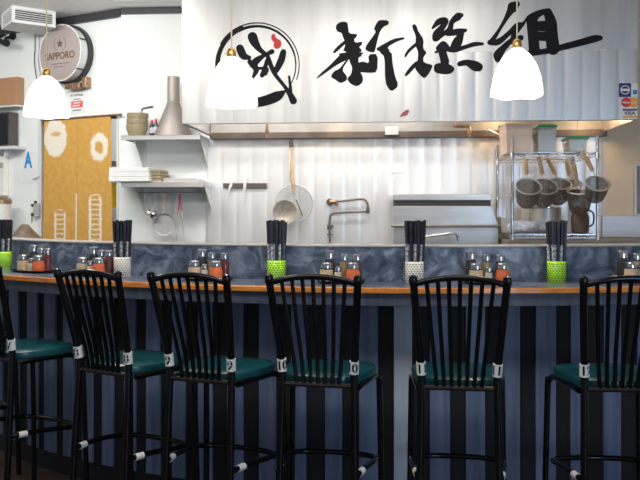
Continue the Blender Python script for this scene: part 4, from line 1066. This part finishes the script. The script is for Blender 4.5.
r, a, z = kthing('wire_skimmer', 'large round wire skimmer with long wooden handle hanging on the steel wall', 'skimmer', 294, 203.5, sb_)
pw = K.D(294, sb_)/F; rad = 18.5*pw
hx1, hz1 = (291.0-294)*pw, (203.5-140)*pw
mb = MB(); mb.ring((0, 0, 0), rad, 0.004, (0, 1, 0), 48, 8); mb.ring((0, -0.001, 0), rad*0.66, 0.0015, (0, 1, 0), 40, 6)
for k in range(-2, 3):
    x = k*rad*0.36; hgt = math.sqrt(rad*rad-x*x); mb.tube([(x, 0.001, -hgt), (x, 0.012, 0), (x, 0.001, hgt)], 0.0014, 5)
mb.build('wire_frame', M['steel'], r, smooth=True)
mb = MB(); mb.lathe([(rad*0.99, 0), (rad*0.6, -0.018), (0.002, -0.024)], 40, mtx=RX, caps=False); mb.build('mesh_net', M['meshthin'], r, smooth=True)
mb = MB(); mb.tube([(0, -0.002, rad*0.5), (-0.004, 0, rad), (hx1*0.7, 0, rad+0.03), (hx1, 0.0, hz1-0.05)], [0.006, 0.013, 0.017, 0.012], 8); mb.build('handle', M['handlewood'], r, smooth=True)
mb = MB(); mb.tube([(hx1, 0, hz1-0.055), (hx1, 0, hz1-0.01)], 0.013, 8); mb.tube([(hx1, 0, hz1-0.01), (hx1, 0.010, hz1+0.004), (hx1, 0.038, hz1+0.004)], 0.005, 6); mb.build('ferrule', M['steeldark'], r, smooth=True)
mb = MB(); mb.tube([(2*pw, -0.006, 4*pw), (8.5*pw, -0.006, -12*pw)], 0.004, 6)
mb.build('brace_wire', M['steeldark'], r, smooth=True)
r, a, z = kthing('mesh_strainer', 'small tan bowl strainer hanging in front of the round skimmer', 'strainer', 285, 212, sb_-0.085)
mb = MB(); rad = 12*pw
mb.lathe([(rad, 0.0), (rad*0.85, -0.03), (rad*0.5, -0.055), (0.003, -0.062)], 30, mtx=RX, caps=False); mb.build('mesh_bowl', mat('tan_wire_mesh', (0.50, 0.43, 0.36), 0.5, 0.3, alpha=0.85, nscale=80, var=0.2), r, smooth=True)
mb = MB(); mb.ring((0, 0, 0), rad, 0.003, (0, 1, 0), 32); mb.tube([(0.01, 0.0, rad), (0.03, 0.01, 40*pw), (0.03, 0.05, 60*pw), (0.03, 0.123, 60*pw)], 0.0035, 6); mb.build('rim', M['steel'], r, smooth=True)

pf = thing('pot_filler_tap', 'folding bronze pot filler tap on the steel wall', 'tap', K.P(K.a(329.5, -0.05), -0.014, K.z(329.5, 202, -0.05)), K.ang)
pw = K.D(340, -0.05)/F
def q(px, py, b=-0.05): return ((px-329.5)*pw, b+0.014, (202-py)*pw)
mb = MB(); mb.tube([(0, 0, 0), (0, -0.015, 0)], 0.024, 18); mb.tube([(0, -0.015, 0), (0, -0.05, 0)], 0.014, 12); mb.build('wall_flange', M['steeldark'], pf, smooth=True)
mb = MB(); mb.tube([q(329.5, 202, -0.05), q(336, 202, -0.05)], 0.016, 12); mb.tube([q(336.5, 200), q(336.5, 206)], 0.012, 10); mb.build('valve', M['copper'], pf, smooth=True)
mb = MB(); mb.tube([q(336, 201.5), q(345, 200.7), q(360, 199), q(365, 200), q(367.5, 204), q(367.8, 209), q(367.8, 212)], 0.008, 10, sm=3); mb.build('upper_arm', M['pipe'], pf, smooth=True)
mb = MB(); mb.tube([q(367.8, 207.5), q(367.8, 213.5)], 0.013, 10); mb.tube([q(366, 211.5), q(350, 212), q(335, 213), q(331, 215), q(329.8, 219), q(329.6, 226)], 0.0075, 10, sm=3); mb.build('lower_arm', M['pipe'], pf, smooth=True)
mb = MB(); mb.tube([q(329.5, 225), q(329.5, 229.5)], 0.018, 10); mb.tube([q(329.5, 229), q(330, 243)], 0.007, 8); mb.tube([q(327, 234.5), q(333, 234.5)], 0.006, 8); mb.tube([q(330, 227), q(333, 226)], 0.010, 8); mb.build('spout_valve', M['pipe'], pf, smooth=True)

# ------------------------------------------------------------------ range / griddle with splash back
gb = -0.45
r, a, z = kthing('cooking_range', 'stainless steel cooking range back with dark slot and front rail', 'range', 393, 243, gb)
a0 = K.a(393, gb); a1 = K.a(492, gb); W = a1-a0; a1b = K.a(499, gb)-a0
zt_ = K.z(440, 194, gb)-z; zs = K.z(440, 200.5, gb)-z; zs2 = K.z(440, 206, gb)-z; zr1 = K.z(440, 226, gb)-z
mb = MB(); mb.span(0, W, 0.0, 0.42, zs, zt_); mb.build('top_shelf', M['rangesteel'], r, bevel=0.004)
mb = MB(); mb.span(0.005, W-0.005, 0.02, 0.4, zs2, zs-0.0005); mb.build('slot', M['darkgrey'], r)
mb = MB()
prof = [(0.005, zs2), (W-0.02, zs2), (W+0.01, zs2-0.03), (a1b-0.004, zr1+0.01), (a1b, -0.30), (0.0, -0.30)]
mb.prism(prof, 0.0, 0.40); mb.build('back_panel', M['rangesteel'], r, bevel=0.003)
mb = MB(); mb.tube([(-0.012, -0.03, zr1), (a1b+0.006, -0.03, zr1)], 0.0085, 10)
for x in (0.01, a1b-0.02): mb.tube([(x, -0.03, zr1), (x, -0.001, zr1)], 0.007, 8)
mb.build('front_rail', M['greasy'], r, smooth=True)
mb = MB(); mb.span(0.0, a1b, 0.0, 0.40, -z, -0.31); mb.build('lower_body', M['steel'], r)
fb = -0.60
fx0, fx1 = K.a(424, fb), K.a(457.5, fb)
r = thing('bench_tap', 'low steel swan spout running sideways in front of the range', 'tap', K.P(fx0, fb, K.z(440, 246, fb)), K.ang)
zz = lambda py: K.z(440, py, fb)-K.z(440, 246, fb)
mb = MB(); mb.tube([(-0.06, 0, -0.28), (-0.06, 0, zz(239)), (-0.04, 0, zz(237.5)), (0.0, 0, zz(237)), ((fx1-fx0)*0.6, 0, zz(234.5)), ((fx1-fx0)*0.88, 0, zz(233.3)), (fx1-fx0, 0, zz(236)), (fx1-fx0+0.004, 0, zz(241))], 0.009, 10, sm=3)
mb.build('spout', M['chrome'], r, smooth=True)
# steel work bench right of the range, and low bench below the tap
wz = K.z(560, 239.5, -0.6)
r = thing('work_bench', 'steel work bench under the wire rack at right', 'bench', K.P(K.a(499, -0.45)+0.012, -0.78, 0), K.ang)
W = 1.5
mb = MB(); mb.span(0, W, 0, 0.765, wz-0.035, wz); mb.build('bench_top', M['greasy'], r, bevel=0.003)
mb = MB(); mb.span(0.02, W-0.02, 0.02, 0.74, 0.1, wz-0.036); mb.build('cabinet_body', M['steel'], r)
mb = MB(); mb.span(0.04, W-0.04, 0.04, 0.72, 0.0, 0.099); mb.build('plinth', M['black'], r)
mb = MB(); ga = K.a(609, -0.02)-K.a(499, -0.45)-0.012
mb.span(ga-0.05, W, 0.745, 0.765, wz+0.0005, K.z(620, 216, -0.02)); mb.build('upstand', M['steel'], r, bevel=0.002)
r = thing('low_bench', 'low steel bench supporting the sideways tap behind the bar', 'bench', K.P(K.a(403, -0.79), -0.79, 0), K.ang)
mb = MB(); mb.span(0, K.a(500, -0.79)-K.a(403, -0.79), 0, 0.30, 0.86, K.z(440, 246, fb)-0.28); mb.build('bench_top', M['steel'], r)
for x in (0.03, 0.5):
    for y in (0.03, 0.27): mb = MB(); mb.tube([(x, y, 0), (x, y, 0.86)], 0.015, 8); mb.build('leg', M['steel'], r, smooth=True)
print('lowbench top', K.z(440, 246, fb)-0.28)

# ------------------------------------------------------------------ wire rack and its load
rf, rbk = -0.70, -0.06
ra0, ra1 = K.a(512, rf), K.a(597.5, rf); RW = ra1-ra0; RD = rbk-rf
ztop = K.z(597, 137.5, rf)
rack = thing('wire_rack', 'chrome wire shelving rack at right holding bins and strainers', 'rack', K.P(ra0, rf, wz+0.0005), K.ang)
zsh = [0.012, K.z(512, 196.5, rf)-wz, K.z(560, 156, rf)-wz]
for x in (0, RW):
    for y in (0, RD):
        mb = MB(); mb.tube([(x, y, 0), (x, y, ztop-wz)], 0.0105, 12); mb.lathe([(0.012, ztop-wz), (0.012, ztop-wz+0.006), (0.006, ztop-wz+0.011)], 12, c=(x, y, 0))
        for z_ in zsh: mb.tube([(x, y, max(0.0, z_-0.014)), (x, y, z_+0.018)], [0.0145, 0.0125], 12)
        mb.build('post', M['chrome'], rack, smooth=True)
for i, z_ in enumerate(zsh):
    mb = MB()
    y1 = RD; x1 = RW; x0 = 0
    if i == 1: x1 = 0.0
    if i != 1:
        for y in (0, RD):
            for h in (0.0, 0.022): mb.tube([(0, y, z_+h), (RW, y, z_+h)], 0.003, 6)
            n = 18; mb.tube([(RW*k/n, y, z_+(0.022 if k % 2 else 0.0)) for k in range(n+1)], 0.0022, 5)
        for x in (0, RW):
            for h in (0.0, 0.022): mb.tube([(x, 0, z_+h), (x, RD, z_+h)], 0.003, 6)
            n = 14; mb.tube([(x, RD*k/n, z_+(0.022 if k % 2 else 0.0)) for k in range(n+1)], 0.0022, 5)
        for k in range(1, 18): mb.tube([(RW*k/18, 0, z_+0.024), (RW*k/18, RD, z_+0.024)], 0.002, 5)
        mb.build('wire_shelf', M['chrome'], rack)
    else:
        for h in (0.0, 0.016): mb.tube([(0, 0, z_+h), (0, RD, z_+h)], 0.0045, 6)
        mb.build('side_rail', M['chrome'], rack)
topz = wz+0.0005+zsh[2]+0.0265; botz = wz+0.0005+zsh[0]+0.0265
def tub(name, lab, cat, px0, px1, pyt, b, depth, m, lid=None, taper=0.9, group=None, base=None, contents=None):
    base = topz if base is None else base
    a0, a1 = K.a(px0, b), K.a(px1, b); zt_ = K.z((px0+px1)/2, pyt, b); H = zt_-base; W = a1-a0
    r = thing(name, lab, cat, K.P((a0+a1)/2, b+depth/2, base), K.ang, group)
    mb = MB(); hw, hd = W/2, depth/2; t = 0.004
    def rect(s, z_, inset=0): return [mb._v((x*(hw*s-inset), y*(hd*s-inset), z_)) for x, y in ((-1, -1), (1, -1), (1, 1), (-1, 1))]
    R4 = [rect(taper, 0), rect(1, H*0.93), rect(1.04, H*0.93), rect(1.04, H), rect(1, H, t), rect(taper, t, t)]
    for A, B in zip(R4, R4[1:]):
        for k in range(4): mb._f([A[k], A[(k+1) % 4], B[(k+1) % 4], B[k]])
    mb._f(R4[0][::-1]); mb._f(R4[-1]); mb.build('tub_body', m, r, bevel=0.004)
    if contents:
        mb = MB(); s = taper+0.02; mb.box((0, 0, H*0.42), (W*s-0.012, depth*s-0.012, H*0.78)); mb.build('contents', contents, r)
    if lid:
        mb = MB(); mb.box((0, 0, H+0.0065), (W*1.10, depth*1.10, 0.012)); mb.box((0, 0, H+0.016), (W*0.85, depth*0.85, 0.007)); mb.build('lid', lid, r, bevel=0.003)
    return r
M['cleartub'] = mat('clear_tub_plastic', (0.75, 0.78, 0.76), 0.15, alpha=0.35)
tub('storage_bin', 'large peach translucent bin on the left of the wire rack top', 'bin', 506, 533, 123, -0.66, 0.30, M['bin'])
tub('food_container', 'clear container with green lid in the middle of the rack top', 'container', 538, 556.5, 127, -0.64, 0.2, M['cleartub'], M['lidgreen'], 0.95, 'green lidded tubs', contents=M['greenbeans'])
tub('food_container', 'pale low container with green lid at the right of the rack top', 'container', 569, 588, 138.5, -0.62, 0.2, M['cleartub'], M['lidgreen'], 0.9, 'green lidded tubs', contents=M['white'])
# noodle strainers
def strainer(px, lab, pyh, pyr, drx, b, tilt=40, size=1.0, roll=0):
    z0_ = K.z(px, pyh, b); a = K.a(px, b); pw = K.D(px, b)/F
    r = thing('noodle_strainer', lab, 'strainer', K.P(a, b, z0_), K.ang, 'noodle strainers hanging on the rack')
    L = (pyr-pyh)*pw; dx = drx*pw
    rad = 0.077*size; dep = 0.145*size
    c = Vector((dx, -0.055, -L)); mtx = Matrix.Rotation(R(roll), 3, 'Y') @ Matrix.Rotation(R(tilt), 3, 'X')
    at = c + mtx @ Vector((0, rad, 0))
    mb = MB(); mb.tube([(0, 0.004, 0.018), (0, -0.002, 0.006), (0, 0, -0.012)], 0.0025, 6); mb.build('hook', M['chrome'], r, smooth=True)
    e = at*0.80
    mb = MB(); mb.tube([(0, 0, -0.005), tuple(e*0.5), tuple(e)], [0.012, 0.015, 0.013], 8); mb.build('handle', M['handlewood'], r, smooth=True)
    mb = MB(); mb.tube([tuple(e), tuple(at)], 0.004, 6)
    n = mtx @ Vector((0, 0, 1)); mb.ring(tuple(c), rad, 0.0055, tuple(n), 32, 8); mb.build('rim', M['steel'], r, smooth=True)
    mb = MB(); mb.lathe([(rad, 0), (rad*0.93, -dep*0.45), (rad*0.80, -dep*0.8), (rad*0.55, -dep*0.97), (0.003, -dep)], 28, c=c, mtx=mtx, caps=False); mb.build('mesh_basket', M['mesh'], r, smooth=True)
strainer(525, 'noodle strainer hanging leftmost on the wire rack, rim turned forward', 158, 187, 2, -0.76)
strainer(538.5, 'noodle strainer hanging second from the left on the wire rack', 156, 187, 5, -0.58)
strainer(547.5, 'noodle strainer tucked behind the second, middle of the rack', 158, 184, 10, -0.40, 30)
strainer(574, 'noodle strainer with tilted basket, left one of the right pair', 163, 192, 4, -0.58, 15)
strainer(582, 'noodle strainer hanging rightmost, crossing the right rack post', 150, 184, 13, -0.77, 42, 0.9)
strainer(566, 'noodle strainer hanging deep behind the others in mid rack', 160, 184, 4, -0.28, 30, 0.85)
# rail the strainers hang from is the rack's top front wire; lower load
tub('plastic_tub', 'pale plastic tub at the left of the rack bottom shelf', 'tub', 501, 514, 217, -0.38, 0.2, M['white'], base=botz)
r, a, z = kthing('stock_pot', 'steel stock pot with flat lid on the rack bottom shelf', 'pot', 545, 230, -0.30)
r.location.z = botz; H = K.z(545, 206, -0.30)-botz
mb = MB(); mb.lathe([(0.10, 0), (0.105, 0.006), (0.105, H*0.9), (0.110, H*0.92)], 36); mb.build('pot_body', M['steel'], r, smooth=True)
mb = MB(); mb.lathe([(0.113, H*0.925), (0.113, H*0.95), (0.05, H*0.99), (0.004, H)], 36); mb.tube([(-0.02, 0, H), (-0.018, 0, H+0.022), (0.018, 0, H+0.022), (0.02, 0, H)], 0.004, 6); mb.build('pot_lid', M['chrome'], r, smooth=True)
def towel(px, py, L, ang, b, lab):
    a, z = K.a(px, b), botz; mb = MB(); N = 26; rg = []
    rnd = random.Random(px)
    for i in range(N+1):
        t = -1+2*i/N; rr = 0.034*math.sqrt(max(0.0, 1-abs(t)**3))+0.004; ring = []
        for k in range(20):
            th = 2*PI*k/20; q_ = rr*(1+0.10*math.sin(3*th+i*0.25)+0.05*math.sin(7*th-i*0.4))
            ring.append(mb._v((t*L/2, q_*math.cos(th)*1.2, 0.040+q_*math.sin(th))))
        rg.append(ring)
    for A, B in zip(rg, rg[1:]):
        for k in range(20): mb._f([A[k], A[(k+1) % 20], B[(k+1) % 20], B[k]])
    mb._f(rg[0][::-1]); mb._f(rg[-1]); o = mb.build('rolled_towel', M['cloth'], smooth=True)
    o.location = K.P(a, b, z); o.rotation_euler = (0, 0, K.ang+ang); tag(o, lab, 'towel', 'rolled towels on the rack')
towel(523, 225, 0.20, R(-14), -0.60, 'pale rolled towel at the left front of the rack bottom shelf')
towel(538, 225, 0.19, R(30), -0.52, 'pale rolled towel lying slanted before the stock pot')
r, a, z = kthing('dark_jug', 'dark brown jug at the right of the rack bottom shelf', 'jug', 580, 230, -0.40)
r.location.z = botz
mb = MB(); mb.lathe([(0.05, 0), (0.055, 0.005), (0.058, 0.10), (0.040, 0.15), (0.042, 0.17)], 24); mb.build('jug_body', M['steeldark'], r, smooth=True)
mb = MB(); mb.tube([(0.045, 0, 0.15), (0.085, 0, 0.13), (0.085, 0, 0.06), (0.055, 0, 0.04)], 0.006, 8, sm=3); mb.build('handle', M['steeldark'], r, smooth=True)
# frame on the beige wall, at the right edge
r, a, z = kthing('wall_panel', 'narrow steel frame on the beige wall at the right edge', 'panel', 634.5, 216, -0.02)
H = K.z(634.5, 164, -0.02)-z
mb = MB()
for x in (0, 0.20): mb.span(x, x+0.016, 0, 0.018, 0.0, H)
mb.span(0.016, 0.2, 0, 0.018, H-0.016, H); mb.span(0.016, 0.2, 0, 0.018, 0.0, 0.016); mb.build('frame', M['steel'], r, bevel=0.002)
mb = MB(); mb.span(0.016, 0.2, 0.010, 0.018, 0.017, H-0.017); mb.build('panel', M['greasy'], r)
# white patch added to imitate a light reflection on the steel wall
r, a, z = kthing('reflection_patch', 'small white patch imitating a reflection on the steel wall above the range', 'paper', 389.5, 172.5, -0.016)
mb = MB(); mb.span(0, K.a(408, -0.016)-a, -0.0005, 0.002, 0, K.z(398, 165, -0.016)-K.z(398, 172.5, -0.016)); mb.build('sheet', M['paper'], r)
# warm lamps inside the hood
for px, e in ((330, 1.0), (508, 3.0), (600, 2.5)):
    x = K.a(px, -0.35)-hl
    mb = MB(); mb.lathe([(0.03, 0.25), (0.045, 0.20), (0.05, 0.17), (0.045, 0.14), (0.02, 0.12)], 18, c=(x, -0.35, 0)); mb.build('hood_lamp', M['shade'], hood, smooth=True)
    l = bpy.data.lights.new('hood_lamp_light', 'POINT'); l.energy = e; l.color = (1, 0.68, 0.38); l.shadow_soft_size = 0.05
    o = bpy.data.objects.new('hood_lamp_light', l); C.objects.link(o); o.parent = hood; o.location = (x, -0.35, 0.09)
